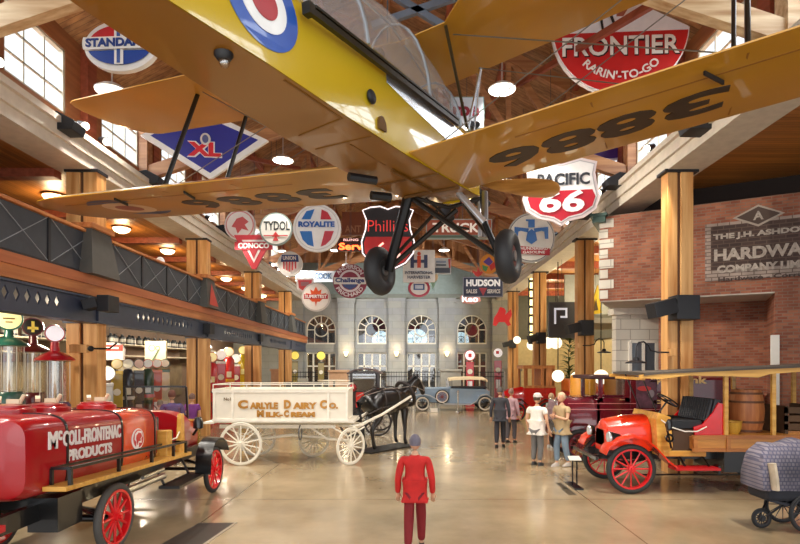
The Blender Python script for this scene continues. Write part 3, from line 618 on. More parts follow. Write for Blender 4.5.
sign('small_shield_sign', 'small red and white shield sign peeking over the maple leaf sign', 305, 286, 24.6, [('poly', 'board', 'E8E0DC', [(-9, 8), (9, 8), (8, -3), (0, -8), (-8, -3)]), ('poly', 'red_field', 'C8464A', [(-7, 6), (7, 6), (6, -2), (0, -6), (-6, -2)]), ('poly', 'grey_panel', '9A6A70', R_(-4, 0, 4, 4))])
sign('round_sign', 'round maroon sign reading ANDERSON PRICHARD around a script word Challenge', 350, 281, 22, [('disc', 'board', '8E2440', 0, 0, 17, 17), ('disc', 'inner_ring', 'E7D9DC', 0, 0, 11.2, 11.2), ('disc', 'core', '8E2440', 0, 0, 9, 9), ('poly', 'core_blue', '3B4E8C', [(-8, -2), (8, -2), (6, -6), (0, -9), (-6, -6)]), ('poly', 'name_band', 'EFEAE4', R_(-16, -3.4, 16, 3.4)), ('text', 'lettering', '2B3A7C', 'Challenge', 0, 0, 29, 5.8, dict(bold=.04)), ('text', 'lettering', 'EADCE0', 'ANDERSON', 0, 0, 30, 4, dict(arc=14, bold=.03)), ('text', 'lettering', 'EADCE0', 'PRICHARD', 0, 0, 30, 4, dict(arc=-14, bold=.03))])
sh66 = [(-26, 30), (-18, 33), (-8, 34), (0, 31), (8, 34), (18, 33), (26, 30), (22, 20), (23, 10), (27, -2), (26, -14), (18, -24), (6, -30), (0, -32), (-6, -30), (-18, -24), (-26, -14), (-27, -2), (-23, 10), (-22, 20)]
sign('neon_shield_sign', 'black and red neon shield sign reading Phillips 66 behind the landing gear', 388, 240, 19, [('poly', 'board', '1B1416', sh66), ('poly', 'red_field', 'D0201E', [(-22, 3), (22, 3), (24, -3), (23, -13), (16, -22), (0, -29), (-16, -22), (-23, -13), (-24, -3)])]+
     [('text', 'lettering', 'D8352E', 'Phillips', 0, 12, 40, 15, dict(bold=-.012, glow=.5)), ('text', 'numerals', 'F2B8A8', '66', 0, -11, 25, 17, dict(bold=-.005, glow=1.))])
c = P(388, 240, 19); k_ = 19/FOC; o = [x for x in SC.objects if x.name.startswith('neon_shield_sign')][0]
MB().tube([(x*k_*.97, -.08, y*k_*.97) for x, y in sh66], .022, 6, closed=True).build('neon_outline', M('E8D8D8', .4, glow=1.2), o)
sign('neon_letters_sign', 'glowing orange neon script sign left of the Phillips shield', 351, 246, 23, [('poly', 'board', '4A241A', R_(-14, -5, 13, 8)), ('text', 'lettering', 'FF5A28', 'Serv', 0, -.5, 24, 7, dict(bold=.03, glow=4.)), ('text', 'lettering', 'D9A8A0', 'RLING', 0, 6, 15, 2.4, dict(bold=.03, glow=1.))])
sign('letter_board', 'brown board of large pale letters ANT high beside the Phillips shield', 354, 224, 24, [('poly', 'board', '8A4A2C', R_(-12, -11, 10, 12)), ('text', 'lettering', 'B98058', 'ANT', -1, -5, 16, 7, dict(bold=.02))])
sign('board_sign', 'rust red board sign reading TRUCKS behind the landing gear', 460, 228, 18, [('poly', 'board', '9DA69E', R_(-34, -11, 32, 9)), ('poly', 'rust_field', 'A8502F', R_(-33, -7, 31, 8)), ('poly', 'green_strip', '5C6E5A', R_(-33, -10, 31, -7.5)), ('text', 'lettering', 'F3E7D8', 'TRUCKS', -1.5, 0, 52, 9.5, dict(bold=.03, glow=.15))], wires=2)
sign('board_sign', 'white sign with the IH emblem reading INTERNATIONAL HARVESTER', 419, 267, 21, [('poly', 'board', 'EDE9E4', R_(-16, -15, 16, 17)), ('poly', 'h_bar', '3E4568', R_(-8.5, -1, -5, 12)), ('poly', 'h_bar', '3E4568', R_(5, -1, 8.5, 12)), ('poly', 'h_crossbar', '3E4568', R_(-8, 4, 8, 7)), ('poly', 'i_bar', 'E0552C', R_(-1.8, -1, 1.8, 11)), ('disc', 'i_dot', 'E0552C', 0, 13, 1.8, 1.8), ('text', 'lettering', '41465C', 'INTERNATIONAL', 0, -6, 28, 3, dict(bold=.03)), ('text', 'lettering', '41465C', 'HARVESTER', 0, -10.5, 23, 3, dict(bold=.03))])
sign('round_sign', 'round red-ringed badge sign below the white IH sign', 419, 288, 22, [('disc', 'board', 'B4334C', 0, 0, 11, 9), ('disc', 'inner_ring', 'E8E2E0', 0, 0, 8.5, 6.8), ('poly', 'blue_panel', '3B578F', R_(-5.5, -2, 5.5, 4)), ('poly', 'panel_face', 'C9D2E4', R_(-4, -.8, 4, 2.8))])
sign('board_sign', 'small white and grey board sign with a red corner, right of the IH sign', 442, 266, 22.5, [('poly', 'board', 'C9CDD0', R_(-9, -8, 9, 8)), ('poly', 'red_corner', 'C0443E', [(6, 7), (8.5, 7), (8.5, -2), (7, -2)]), ('poly', 'grey_band', '4A5260', R_(-8, -7, 8, -2)), ('poly', 'blue_stripe', '8A9CB8', R_(-6, 3, 4, 5)), ('poly', 'dark_stripe', '4A5260', R_(-6, 0, 4, 1.5))])
sign('board_sign', 'dark blue board sign reading HUDSON SALES SERVICE', 484, 287, 25, [('poly', 'board', '8E93A8', R_(-21, -10, 19, 10)), ('poly', 'blue_field', '39415F', R_(-20, -9, 18, 9)), ('poly', 'triangle', 'B44A58', [(-5, -1), (3, -1), (-1, -9)]), ('text', 'lettering', 'EFEFF2', 'HUDSON', -1, 4, 34, 7, dict(bold=.05, glow=.2)), ('text', 'lettering', 'E4E4EA', 'SALES', -12.5, -4.5, 11, 4, dict(bold=.03)), ('text', 'lettering', 'E4E4EA', 'SERVICE', 9.5, -4.5, 13, 4, dict(bold=.03))])
sign('neon_script_sign', 'small red and white neon script sign below the HUDSON board', 471, 299, 26, [('poly', 'board', 'C98A80', [(-11, 2), (-7, 5), (2, 4), (9, 2), (10, -2), (2, -5), (-8, -4)]), ('text', 'lettering', 'E8EAE8', 'Reo', -1, 0, 16, 6, dict(bold=.02, glow=1.2))])
sign('carnival_sign', 'small multicoloured round sign with orange and purple patches, above the HUDSON board', 489, 264, 24, [('disc', 'board', 'D98A2C', 0, 0, 9, 10), ('poly', 'purple_patch', '5A3A8E', [(-6, 2), (0, 7), (4, 2), (0, -2)]), ('poly', 'red_patch', 'C8322A', [(0, -2), (5, 2), (7, -3), (2, -7)]), ('poly', 'green_patch', '4A8A4E', [(-7, -1), (-1, -3), (-3, -8), (-6, -6)])])
sign('winged_emblem', 'small red winged emblem on top of the HUDSON board', 478, 273, 25.2, [('poly', 'board', 'C03A3A', [(-6, 3), (-1, 1), (0, 6), (2, 1), (7, 3), (3, -2), (0, -4), (-3, -2)])])
tb = [(-21, 11), (-3, 11), (-3, 15), (-5, 17), (-5, 19), (3, 19), (3, 11), (21, 11), (21, -3), (17, -3), (17, 3), (13, 3), (12, -1), (8, 4), (5, 0), (7, -6), (0, -11), (-7, -6), (-5, 0), (-8, 4), (-12, -1), (-13, 3), (-17, 3), (-17, -3), (-21, -3)]
sign('round_sign', 'round cream sign with a blue thunderbird and red band THUNDERBIRD GASOLINE', 531, 238, 16.8, [('disc', 'board', 'B9B6AE', 0, 0, 24, 25), ('disc', 'rim_line', '55585E', 0, 0, 22.6, 23.4), ('disc', 'face', 'E6E2D6', 0, 0, 22, 22.8)]+[('poly', 'bird_wing', '3D74B8', [(x*.8, y*.8+2) for x, y in q]) for q in ([(-21, 11), (-3, 9), (-4, 4), (-13, 6), (-16, 5), (-17, -4), (-21, -4)], [(21, 11), (3, 9), (4, 4), (13, 6), (16, 5), (17, -4), (21, -4)], [(-4, 10), (-4, 18), (-7, 18), (-7, 20), (4, 20), (4, 10)], [(-5, 4), (0, 8), (5, 4), (7, -6), (0, -11), (-7, -6)])]+
     [('poly', 'red_band', 'B8323C', [(-18, -8), (18, -11), (18, -18), (-14, -16)]), ('text', 'lettering', 'EDE6DE', 'THUNDERBIRD', 1, -11, 30, 3, dict(bold=.02)), ('text', 'lettering', 'EDE6DE', 'GASOLINE', 2, -15, 22, 2.8, dict(bold=.02))], wires=2)
sp = [(-35, 29), (-20, 33), (0, 28), (20, 33), (35, 29), (33, 18), (35, 6), (38, -6), (34, -18), (22, -26), (8, -29), (0, -34), (-8, -29), (-22, -26), (-34, -18), (-38, -6), (-35, 6), (-33, 18)]
sc_ = lambda pl, s: [(x*s, y*s) for x, y in pl]
sign('shield_sign', 'large red and white shield sign reading PACIFIC 66', 561, 192, 13.6, [('poly', 'board', 'E6D8D8', sp), ('poly', 'rim_line', 'B9B4B6', sc_(sp, .93)), ('poly', 'face', 'F1EEEC', sc_(sp, .9)), ('poly', 'red_field', 'B3142A', [(-30, 1), (30, 1), (33, -6), (30, -15), (20, -22), (7, -25), (0, -29.5), (-7, -25), (-20, -22), (-30, -15), (-33, -6)]), ('text', 'lettering', '33363C', 'PACIFIC', 2, 12, 51, 12, dict(bold=.03)), ('text', 'numerals', 'F3F1F0', '66', 1, -10, 44, 22, dict(bold=.03, slant=.18))], yaw=-.12, wires=2)
fr_bot = [(67*cos(a), 67*sin(a)) for a in [pi+.09+(pi-.18)*i/30 for i in range(31)]]
e = sign('round_sign', 'huge round red and white sign reading FRONTIER with a dark horse above the wing', 620, 27, 11.2, [('disc', 'board', 'E8E4E4', 0, 0, 67.5, 67.5), ('disc', 'white_face', 'EEEBEE', 0, 0, 66, 66), ('poly', 'red_field', 'C6201F', [(x*.985, y*.985) for x, y in fr_bot]), ('text', 'lettering_shadow', '2A1A1A', 'FRONTIER', .6, -21, 115, 19, dict(bold=.035)), ('text', 'lettering', 'F2EEE8', 'FRONTIER', -.4, -20, 114, 19, dict(bold=.015)), ('text', 'lettering', 'EDE6E0', "RARIN'-TO-GO", 0, 0, 78, 8.5, dict(arc=-50, bold=.02)),
     ('poly', 'horse_body', '1E1A1C', [(-20, 25), (-5, 22), (8, 28), (14, 42), (6, 48), (-8, 40), (-20, 36)]), ('poly', 'horse_leg', '1E1A1C', [(-18, 26), (-22, 12), (-19, -5), (-17, -5), (-19, 11), (-12, 25)]), ('poly', 'horse_leg', '1E1A1C', [(-12, 24), (-13, 12), (-6, -6), (-4, -5), (-10, 12), (-5, 24)]), ('poly', 'horse_leg', '1E1A1C', [(10, 40), (26, 36), (32, 24), (34, 25), (29, 39), (12, 46)])], yaw=-.06, wires=2)
sign('letter_board', 'pale blue-grey board with dark red letters rbe behind the biplane nose', 467, 113, 12.6, [('poly', 'board', '7FA0A0', R_(-17, -16, 17, 16)), ('poly', 'face', 'C9D3DE', R_(-16, -15, 16, 15)), ('text', 'lettering', '8E2438', 'rbe', -1, 3, 26, 14, dict(bold=.04))])
sign('round_sign', 'purple edge of a round sign showing under the numbered wing', 610, 146, 15, [('disc', 'board', 'D9CFE4', 0, 0, 24, 14), ('disc', 'purple_face', '4A2A7E', 0, 0, 22, 12.5)])
sign('board_sign', 'long white board sign reading COOK between the small round signs', 318, 277, 26, [('poly', 'board', 'D6DDE2', R_(-22, -5, 18, 6)), ('text', 'lettering', '4A6A8C', 'COOK', 5, 1, 18, 6, dict(bold=.02))])
sign('ice_cream_sign', 'small ice cream cone shaped sign beside the IH sign', 433, 281, 23, [('poly', 'board', '8FB8A0', [(-4, 2), (4, 2), (0, -9)]), ('disc', 'scoop', 'E6C9A0', 0, 4, 5, 5)])
# ---- signs standing in the right aisle
sign('winged_horse_sign', 'glowing red flying horse sign on the right far column', 502, 318, 27.5, [('poly', 'board', 'B01E22', [(-9, -7), (-8, 0), (-4, 6), (-2, 11), (2, 10), (4, 7), (3, 3), (9, 9), (10, 3), (7, -3), (9, -7), (6, -8), (3, -4), (-3, -4), (-6, -8)])], glow=.6, wtop=ZS, group='right aisle signs')
e = empty('marquee_sign', P(532, 310, 25.0), 0, 'tall narrow black sign with a column of lit yellow squares beside the third right column', 'sign')
MB().box((-.16, -.08, -1.6), (.16, .08, 2.0)).build('frame', DARK, e)
for i in range(8): MB().box((-.12, -.1, -1.4+i*.4), (.12, -.08, -1.12+i*.4)).build('lit_letter_block', M('F4E8A0', .4, glow=1.8), e)
sign('wall_panel_sign', 'grey panel with white outlined neon shapes in the right aisle', 562, 316, 20.5, [('poly', 'board', '3A3C42', R_(-13, -22, 16, 14)), ('poly', 'neon_shape', 'D8DCE8', R_(-8, -8, -6, 8), dict(glow=.3)), ('poly', 'neon_shape', 'D8DCE8', R_(-8, 6, 4, 8), dict(glow=.3)), ('poly', 'neon_shape', 'D8DCE8', R_(3, -2, 5, 8), dict(glow=.3)), ('poly', 'neon_shape', 'D8DCE8', R_(-2, -2, 5, 0), dict(glow=.3))], wtop=6.7, group='right aisle signs')
sign('yellow_triangle_sign', 'bright yellow triangular sign high in the right aisle by the brick corner', 596, 301, 19.5, [('poly', 'board', 'D8B82C', [(-8, -14), (6, -12), (2, 16)]), ('poly', 'dark_figure', '5A4A2A', [(-3, -10), (2, -9), (0, 2)])], wtop=6.7, group='right aisle signs')
sign('neon_sign', 'glowing red neon sign with white letters under the far left balcony', 250, 321, 25.5, [('poly', 'board', '7A1418', R_(-9, -5, 10, 6)), ('poly', 'lit_panel', 'D8242C', R_(-8, -5, 9, 5), dict(glow=1.5)), ('poly', 'neon_bar', 'FFC8C8', R_(-6, -2.5, 7, 2.5), dict(glow=3.))], wtop=3.8, group='left aisle signs')
sign('lit_station_sign', 'illuminated red and white canopy sign behind the first left column', 109, 351, 15.2, [('poly', 'board', 'F2E4D4', [(-14, -9), (14, -9), (15, 2), (10, 8), (-12, 9), (-15, 3)]), ('poly', 'red_band', 'C8301F', R_(-13, 0, 14, 6)), ('poly', 'pale_stripe', 'F8E8D8', R_(-9, 2, 10, 4))], glow=.7, wtop=3.8, group='left aisle signs')
sign('script_poster', 'cream poster with dark looping script above the row of small pumps', 156, 353, 18.5, [('poly', 'board', 'D9D0A8', R_(-11, -12, 10, 12)), ('ring', 'script_loop', '5A6A52', -4, 5, 3, .4), ('ring', 'script_loop', '5A6A52', 2, 5, 2, .4), ('poly', 'script_tail', '5A6A52', [(3, 4), (4, 4), (-2, -8), (-4, -8)])], glow=.2, wtop=3.8, group='left aisle signs')
# ---- painted wall sign on the brick
sg = empty('painted_wall_sign', A, ang, 'dark painted wall sign reading THE J.H. ASHDOWN HARDWARE COMPANY LIMITED on brick', 'sign')
ua, za = on_face(705, 225); ub, zb = on_face(705, 283); uc = 6.6; zt = za; zb2 = zb
MB().box((ua, -.02, zb2), (uc, 0, zt)).build('border', REDBRICK, sg)
MB().box((ua, -.03, zb2+.02), (uc, -.01, zt)).build('whitewash_border', brick('whitewashed_brick', '9A8A80', 'A8968A', '6A5A50', .24, .085, .01), sg)
MB().box((ua+.12, -.045, zb2+.28), (uc, -.02, zt-.07)).build('dark_field', DARKBRICK, sg)
da = on_face(758, 216); MB().plate([(da[0]+dx, da[1]+dz) for dx, dz in ((-.5, 0), (0, .25), (.5, 0), (0, -.25))], -.05, -.03).build('diamond', M('A89A8C', .8), sg); MB().plate([(da[0]+dx, da[1]+dz) for dx, dz in ((-.42, 0), (0, .2), (.42, 0), (0, -.2))], -.06, -.04).build('diamond_field', M('4E3E36', .8), sg)
PT = M('A89C90', .8, var=.25, sc=14.)
def wall_text(s_, px0, px1, py, hh, mat=PT, bold=.05):
    a_ = on_face(px0, py); b_ = on_face(px1, py); text(s_, mat, sg, ((a_[0]+b_[0])/2, -.05, (a_[1]+b_[1])/2 if False else a_[1]), b_[0]-a_[0], hh, .008, bold)
text('A', PT, sg, (da[0], -.065, da[1]), .2, .2, .008, .03)
wall_text('THE J.H. ASHDOWN', 713, 823, 238.5, .16); wall_text('HARDWARE', 714, 826, 256, .28, bold=.04); wall_text('COMPANY LIMITED', 717, 828, 270, .18)
wall_text('Hardware - Corrugated', 718, 830, 280.5, .13, M('4A3A34', .8), .03)
# ================================================================ BIPLANE hanging from the roof
PO = Vector((-0.0624, 4.4577, 1.5766))*1.15+Vector((0, 0, EYE)); S = 1.15
yw, pt, ro = .447, .0910, -.0227
plane = empty('training_biplane', PO, 0, 'yellow two-seat biplane with blue, white and red roundel hanging nose-down-hall from the roof', 'airplane')
plane['label'] = 'yellow biplane with a glazed canopy and a roundel, hanging from the roof above the hall'
Rz_ = Matrix.Rotation(-yw, 3, 'Z'); Rx_ = Matrix.Rotation(pt, 3, 'X'); Ry_ = Matrix.Rotation(ro, 3, 'Y')
plane.rotation_euler = (Rz_ @ Rx_ @ Ry_).to_euler(); plane.scale = (S, S, S)
YP = M('B88208', .38, var=.05, coat=.5, sc=2.); YSIDE = M('BC9E20', .22, var=.04, coat=.8, sc=2.)
PALE_METAL = M('DDE1E6', .22, .85); STEEL = M('3A3A3E', .4, .6)
# fuselage: y, half width, bottom, top
st = [(-3.9, .04, .27, .43), (-3.2, .11, .2, .47), (-2.6, .17, .13, .50), (-1.9, .225, .08, .56), (-1.2, .26, .03, .60), (-.5, .285, 0, .62), (.2, .3, 0, .62), (.8, .31, 0, .64), (1.15, .3, .02, .66)]
def ring(y, w, zb, zt):
    sh = zb+(zt-zb)*.82
    return [(-w, y, zb), (w, y, zb), (w, y, sh), (w*.85, y, zt-.03*(zt-zb)), (w*.5, y, zt+.03), (0, y, zt+.045), (-w*.5, y, zt+.03), (-w*.85, y, zt-.03*(zt-zb)), (-w, y, sh)]
fus = MB().loft([ring(*s) for s in st]).build('fuselage', YSIDE, plane, True)
def fw(y):
    for (a, wa, ba, ta), (c, wc, bc, tc_) in zip(st, st[1:]):
        if a <= y <= c:
            q = (y-a)/(c-a); return wa+(wc-wa)*q, ba+(bc-ba)*q, ta+(tc_-ta)*q
    return st[-1][1:]
# belly skin in a darker yellow, the underside shade put into its colour
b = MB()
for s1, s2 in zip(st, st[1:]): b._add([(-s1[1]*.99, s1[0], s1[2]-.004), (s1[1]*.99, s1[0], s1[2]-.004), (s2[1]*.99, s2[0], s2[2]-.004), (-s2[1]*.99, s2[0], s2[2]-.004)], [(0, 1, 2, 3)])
BELLY = M('8E5C06', .4, var=.06, coat=.4, sc=2.); b.build('belly_shade_skin', BELLY, plane)
b = MB(); hz = -.006
for p, q in (((.2, -1.78), (.22, -1.27)), ((.22, -1.27), (-.15, -1.2)), ((-.2, -.95), (.24, -.95)), ((.05, -.9), (.05, -.4))):
    b.bar((p[0], p[1], fw(p[1])[1]+hz), (q[0], q[1], fw(q[1])[1]+hz), .012, .006)
b.build('belly_hatch_seams', M('7A4E08', .5), plane)
b = MB(); b.lathe([(.045, 0), (.045, -.02), (.03, -.04)], (.1, -2.1, .1)); bl = b.build('belly_light_base', DARK, plane, True)
MB().ball((.1, -2.1, .05), .026).build('belly_light_bulb', glass('bulb_glass', (1, .95, .85), .05, .7), plane, True)
# roundel on the starboard side
def side(y, z, off=.004):
    w_, zb, zt = fw(y); return (w_+off, y, z)
rc = (-1.93, .37)
for nm, r, mt, off in (('roundel_blue', .235, M('2A55A8', .3, coat=.6), .004), ('roundel_white', .15, M('ECEDEA', .3, coat=.6), .007), ('roundel_red', .085, M('A83038', .3, coat=.6), .010)):
    for sgn in (1, -1):
        b = MB(); n = 36; vs = [(sgn*(fw(rc[0]+r*cos(2*pi*i/n))[0]+off), rc[0]+r*cos(2*pi*i/n)*1.05, rc[1]+r*.92*sin(2*pi*i/n)) for i in range(n)]
        b._add(vs+[(v[0]-sgn*.003, v[1], v[2]) for v in vs], [tuple(range(n)), tuple(range(n, 2*n))[::-1]]); b.build(nm, mt, plane)
# canopy rails, pale metallic side panel, steps
for sgn in (1, -1):
    b = MB(); b.bar((sgn*.305, -1.66, .44), (sgn*.335, .5, .52), .03, .035); b.bar((sgn*.315, -1.62, .475), (sgn*.345, .5, .555), .02, .015); b.cbox((sgn*.3, -1.66, .445), (.05, .05, .06)); b.build('canopy_rail', M('2A261C', .4, .5), plane)
    b = MB(); ys = [-.75, -.4, 0, .4, .8, 1.14]; n = len(ys)
    lo = [.42, .38, .35, .32, .30, .28]
    vs = [(sgn*(fw(y)[0]+.004), y, z) for y, z in zip(ys, lo)]+[(sgn*(fw(y)[0]+.004), y, .50) for y in ys]
    b._add(vs, [(i, i+1, n+i+1, n+i) for i in range(n-1)]); b.build('pale_side_panel', PALE_METAL, plane, True)
    MB().ball((sgn*.285, -.99, .24), (.02, .05, .045)).build('footstep_hole', DARK, plane, True)
    MB().plate(circ(-.86, .1, .05, .06, 16, 0, pi)+[(-.91, .07), (-.81, .07)], sgn*.27, sgn*.288, 'yz').build('hand_hole', M('5A3A0A', .6), plane)
# canopy
CG = glass('canopy_glass', (.93, .95, .97), .08, .72, .12)  # white diffuse share paints the whitish reflections into the glass
cs = [(-1.65, .1, .60), (-1.4, .22, .86), (-1.0, .29, 1.05), (-.5, .31, 1.17), (-.05, .31, 1.2), (.35, .31, 1.11), (.7, .29, 1.02), (.92, .26, .86), (1.08, .2, .66)]
def cring(y, w_, zt, z0=.56, n=12): return [(w_*cos(pi*i/n), y, z0+(zt-z0)*sin(pi*i/n)) for i in range(n+1)]
MB().loft([cring(*c) for c in cs], cap=False).build('canopy', CG, plane, True)
for (y, w_, zt) in [cs[2], cs[4], cs[6]]:
    MB().tube(cring(y, w_+.004, zt+.003), .011, 6).build('canopy_frame', M('9DA2A6', .3, .8), plane, True)
MB().tube([(0, c[0], c[2]+.004) for c in cs], .01, 6).build('canopy_spine', M('9DA2A6', .3, .8), plane, True)
for y in (-.35, .45):
    b = MB().cbox((0, y-.2, .62), (.3, .06, .3), (radians(-12), 0, 0)); b.cbox((0, y, .5), (.3, .3, .05)); b.build('cockpit_seat', M('4A3A2A', .7), plane)
MB().cbox((0, .9, .66), (.42, .05, .14)).build('instrument_panel', DARK, plane)
# wings
def af(c, n=9):
    """thin airfoil outline, chord 1 from trailing (0) to leading (1)"""
    up = [(i/n, .075*sin(pi*(i/n)**.8)*(1.1)+.004) for i in range(n+1)]; lo_ = [(i/n, -.012*sin(pi*i/n)-.004) for i in range(n, -1, -1)]
    return [(t*c, z*c) for t, z in up+lo_]
def wing(r0, r1, te, le, dih, z0, y0, sgn, name, mat, tipr=.75, cut=None, sweep=0):
    rs = [r0+(r1-tipr-r0)*i/4 for i in range(5)]
    rs += [r1-tipr*(1-q) for q in (.3, .55, .75, .9, .97, 1)]; rings = []
    if cut: rs = [r0, .4, .62]+rs[1:]
    for r in rs:
        q = max(0, (r-(r1-tipr))/tipr); k = sqrt(max(0, 1-q*q))
        le_ = le-sweep*r; ch = (le_-te)*max(.06, k); l = le_-(le_-te)*.35*(1-k); t = l-ch
        if cut and r < .5: t = cut; ch = l-t
        z = z0+dih*r/r1
        rings.append([(sgn*r, y0+t+y, z+zz) for y, zz in af(ch)])
    return MB().loft(rings).build(name, mat, plane, True)
TE, LE, DI, R1 = -.47, .80, .437, 4.8; GAP, STG = 1.15, .56
for sgn in (1, -1):
    wing(.26, R1, TE, LE, DI, -.0, 0, sgn, 'lower_wing', YP)
    wing(.0, 4.3, -.66, .56, DI*.9, GAP, STG, sgn, 'upper_wing', YP, .3, -.44, .09 if sgn > 0 else .0)
def wz(r, z0=0., k=DI/R1): return z0+k*abs(r)
SEAM = M('8A5806', .5)
for sgn in (1, -1):
    for r in (1.55, 2.42, 3.6):
        MB().bar((sgn*r, TE+.12, wz(r)-.008), (sgn*r, LE-.08, wz(r)-.01), .012, .008).build('rib_tape', SEAM, plane)
    MB().bar((sgn*1.0, TE+.3, wz(1.0)-.012), (sgn*4.2, TE+.3, wz(4.2)-.012), .02, .01).build('aileron_gap', SEAM, plane)
    for r in (2.2, 3.2):
        b = MB(); b.bar((sgn*r, TE+.18, wz(r)-.02), (sgn*(r+.12), TE+.42, wz(r)-.02), .012, .03); b.build('aileron_hinge', DARK, plane)
    # service number under each lower wing
    for i, ch in enumerate('3886'):
        r = [2.17, 1.73, 1.32, .9][i] if sgn > 0 else [-1.0, -1.5, -2.0, -2.5][i]
        me = text_mesh(ch, .035); b = MB(); b.mesh(me)
        for v in b.b.verts:
            x, z = -v.co.x*.4, v.co.z*.44
            # lettering lies flat under the wing; read from the front looking up
            xx = r+x; yy = .25+z
            v.co = (xx, yy, wz(xx)-.016-.008*(1 if v.co.y < 0 else 0))
        b.build('service_number', M('2C2013', .5), plane)
for nm, r, mt, o in (('wing_roundel_blue', .46, M('3F4A66', .5), .014), ('wing_roundel_white', .3, M('C9B08A', .5), .018), ('wing_roundel_red', .16, M('8E4A36', .5), .022)):
    for sgn in (1, -1):
        n = 32; vs = [(sgn*3.55+r*cos(2*pi*i/n), .15+r*.9*sin(2*pi*i/n), wz(3.55+sgn*r*cos(2*pi*i/n))-o) for i in range(n)]
        MB()._add(vs+[(v[0], v[1], v[2]-.003) for v in vs], [tuple(range(n)), tuple(range(n, 2*n))[::-1]]).build(nm, mt, plane)
# struts and wires
for sgn in (1, -1):
    for y in (-.33, .40):
        MB().tube([(sgn*2.42, y, wz(2.42)+.02), (sgn*2.5, y+STG+.06, wz(2.42, GAP))], .028, 8, flat=.6).build('interplane_strut', M('1C1A16', .35, .3), plane, True)
    for p_, q_, m_ in (((sgn*.28, .92, .62), (sgn*.4, .14, GAP+.02), M('3A2E16', .4)), ((sgn*.28, .95, .62), (sgn*.42, .98, GAP+.02), CHROME), ((sgn*.28, 1.12, .66), (sgn*.42, 1.0, GAP+.02), CHROME)):
        MB().tube([p_, q_], .014, 6).build('cabane_strut', m_, plane, True)
    b = MB()
    for y in (-.3, .38):
        b.tube([(sgn*.3, y, .02), (sgn*2.42, y+STG, wz(2.42, GAP))], .005, 4); b.tube([(sgn*.42, y+STG, GAP), (sgn*2.42, y, wz(2.42))], .005, 4)
    b.build('bracing_wires', M('8A8A86', .3, .8), plane)
# belly details at the wing roots
b = MB(); b.tube([(-.25, -.45, -.05), (-.12, -.25, -.06)], .035, 8); b.build('fuel_drain', DARK, plane, True)
b = MB(); b.tube([(-.42, .2, -.04), (-.3, .35, -.05)], .04, 8); b.build('step_bracket', DARK, plane, True)
b = MB(); b.bar((-.25, .55, -.02), (.3, .55, -.02), .03, .02); b.bar((-.25, .05, -.01), (.3, .05, -.01), .02, .015); b.bar((.05, -.3, -.02), (.05, .5, -.02), .02); b.build('belly_straps', M('6A4408', .5), plane)
# cowling, engine and propeller
cw = [(1.15, .3, .34), (1.3, .3, .33), (1.42, .26, .3), (1.46, .2, .22)]
MB().loft([[(r*cos(2*pi*i/20), y, .33+k*sin(2*pi*i/20)) for i in range(20)] for y, r, k in cw]).build('nose_cowl', M('E3C213', .25, coat=.6), plane, True)
MB().lathe([(0, 1.44), (.15, 1.44), (.17, 1.5), (.15, 1.62), (0, 1.66)], (0, 0, .33), 18, 'y').build('crankcase', M('6E6E6E', .4, .7), plane, True)
for k in range(5):
    t = pi/2+2*pi*k/5; d = Vector((cos(t), 0, sin(t))); c = Vector((0, 1.53, .33)); b = MB()
    b.tube([c+d*.1, c+d*.36], .06, 10); 
    for i in range(7): b.tube([c+d*(.14+.03*i), c+d*(.152+.03*i)], .08, 12)
    b.tube([c+d*.36, c+d*.42], .065, 10); b.build('engine_cylinder', M('45454A', .4, .6), plane, True)
MB().tube([(.26, 1.45, .12), (.3, 1.3, -.1), (.3, 1.25, -.38)], .035, 8).build('exhaust_pipe', M('8E8E92', .3, .8), plane, True)
MB().tube([(.18, 1.5, .1), (.2, 1.4, -.34)], .022, 8).build('oil_pipe', M('A4A4A8', .3, .8), plane, True)
MB().tube([(.3, 1.0, .68), (.22, 1.3, .75), (.25, 1.36, .8)], .03, 8).build('air_intake', DARK, plane, True)
MB().lathe([(0, 1.66), (.07, 1.66), (.07, 1.78), (0, 1.84)], (0, 0, .33), 14, 'y').build('propeller_hub', M('8A8A8C', .3, .8), plane, True)
for sgn in (1, -1):
    b = MB(); d = Vector((cos(radians(-14)), 0, sin(radians(-14))))*sgn; rings = []
    for q, wd in ((.03, .05), (.2, .07), (.4, .12), (.7, .15), (.9, .13), (.98, .09), (1.02, .03)):
        c = Vector((0, 1.72, .33))+d*q; tw = radians(62-28*q); a = Vector((-d.z, 0, d.x))*cos(tw)+Vector((0, 1, 0))*sin(tw)*.6; nrm = d.cross(a).normalized()
        rings.append([c+a*wd*cos(2*pi*i/10)+nrm*.018*sin(2*pi*i/10)*(1.3-q*.7) for i in range(10)])
    b.loft(rings).build('propeller_blade', wood('propeller_wood_%d' % sgn, '8A5A22', 'B07A3A', 0, 2., .35), plane, True)
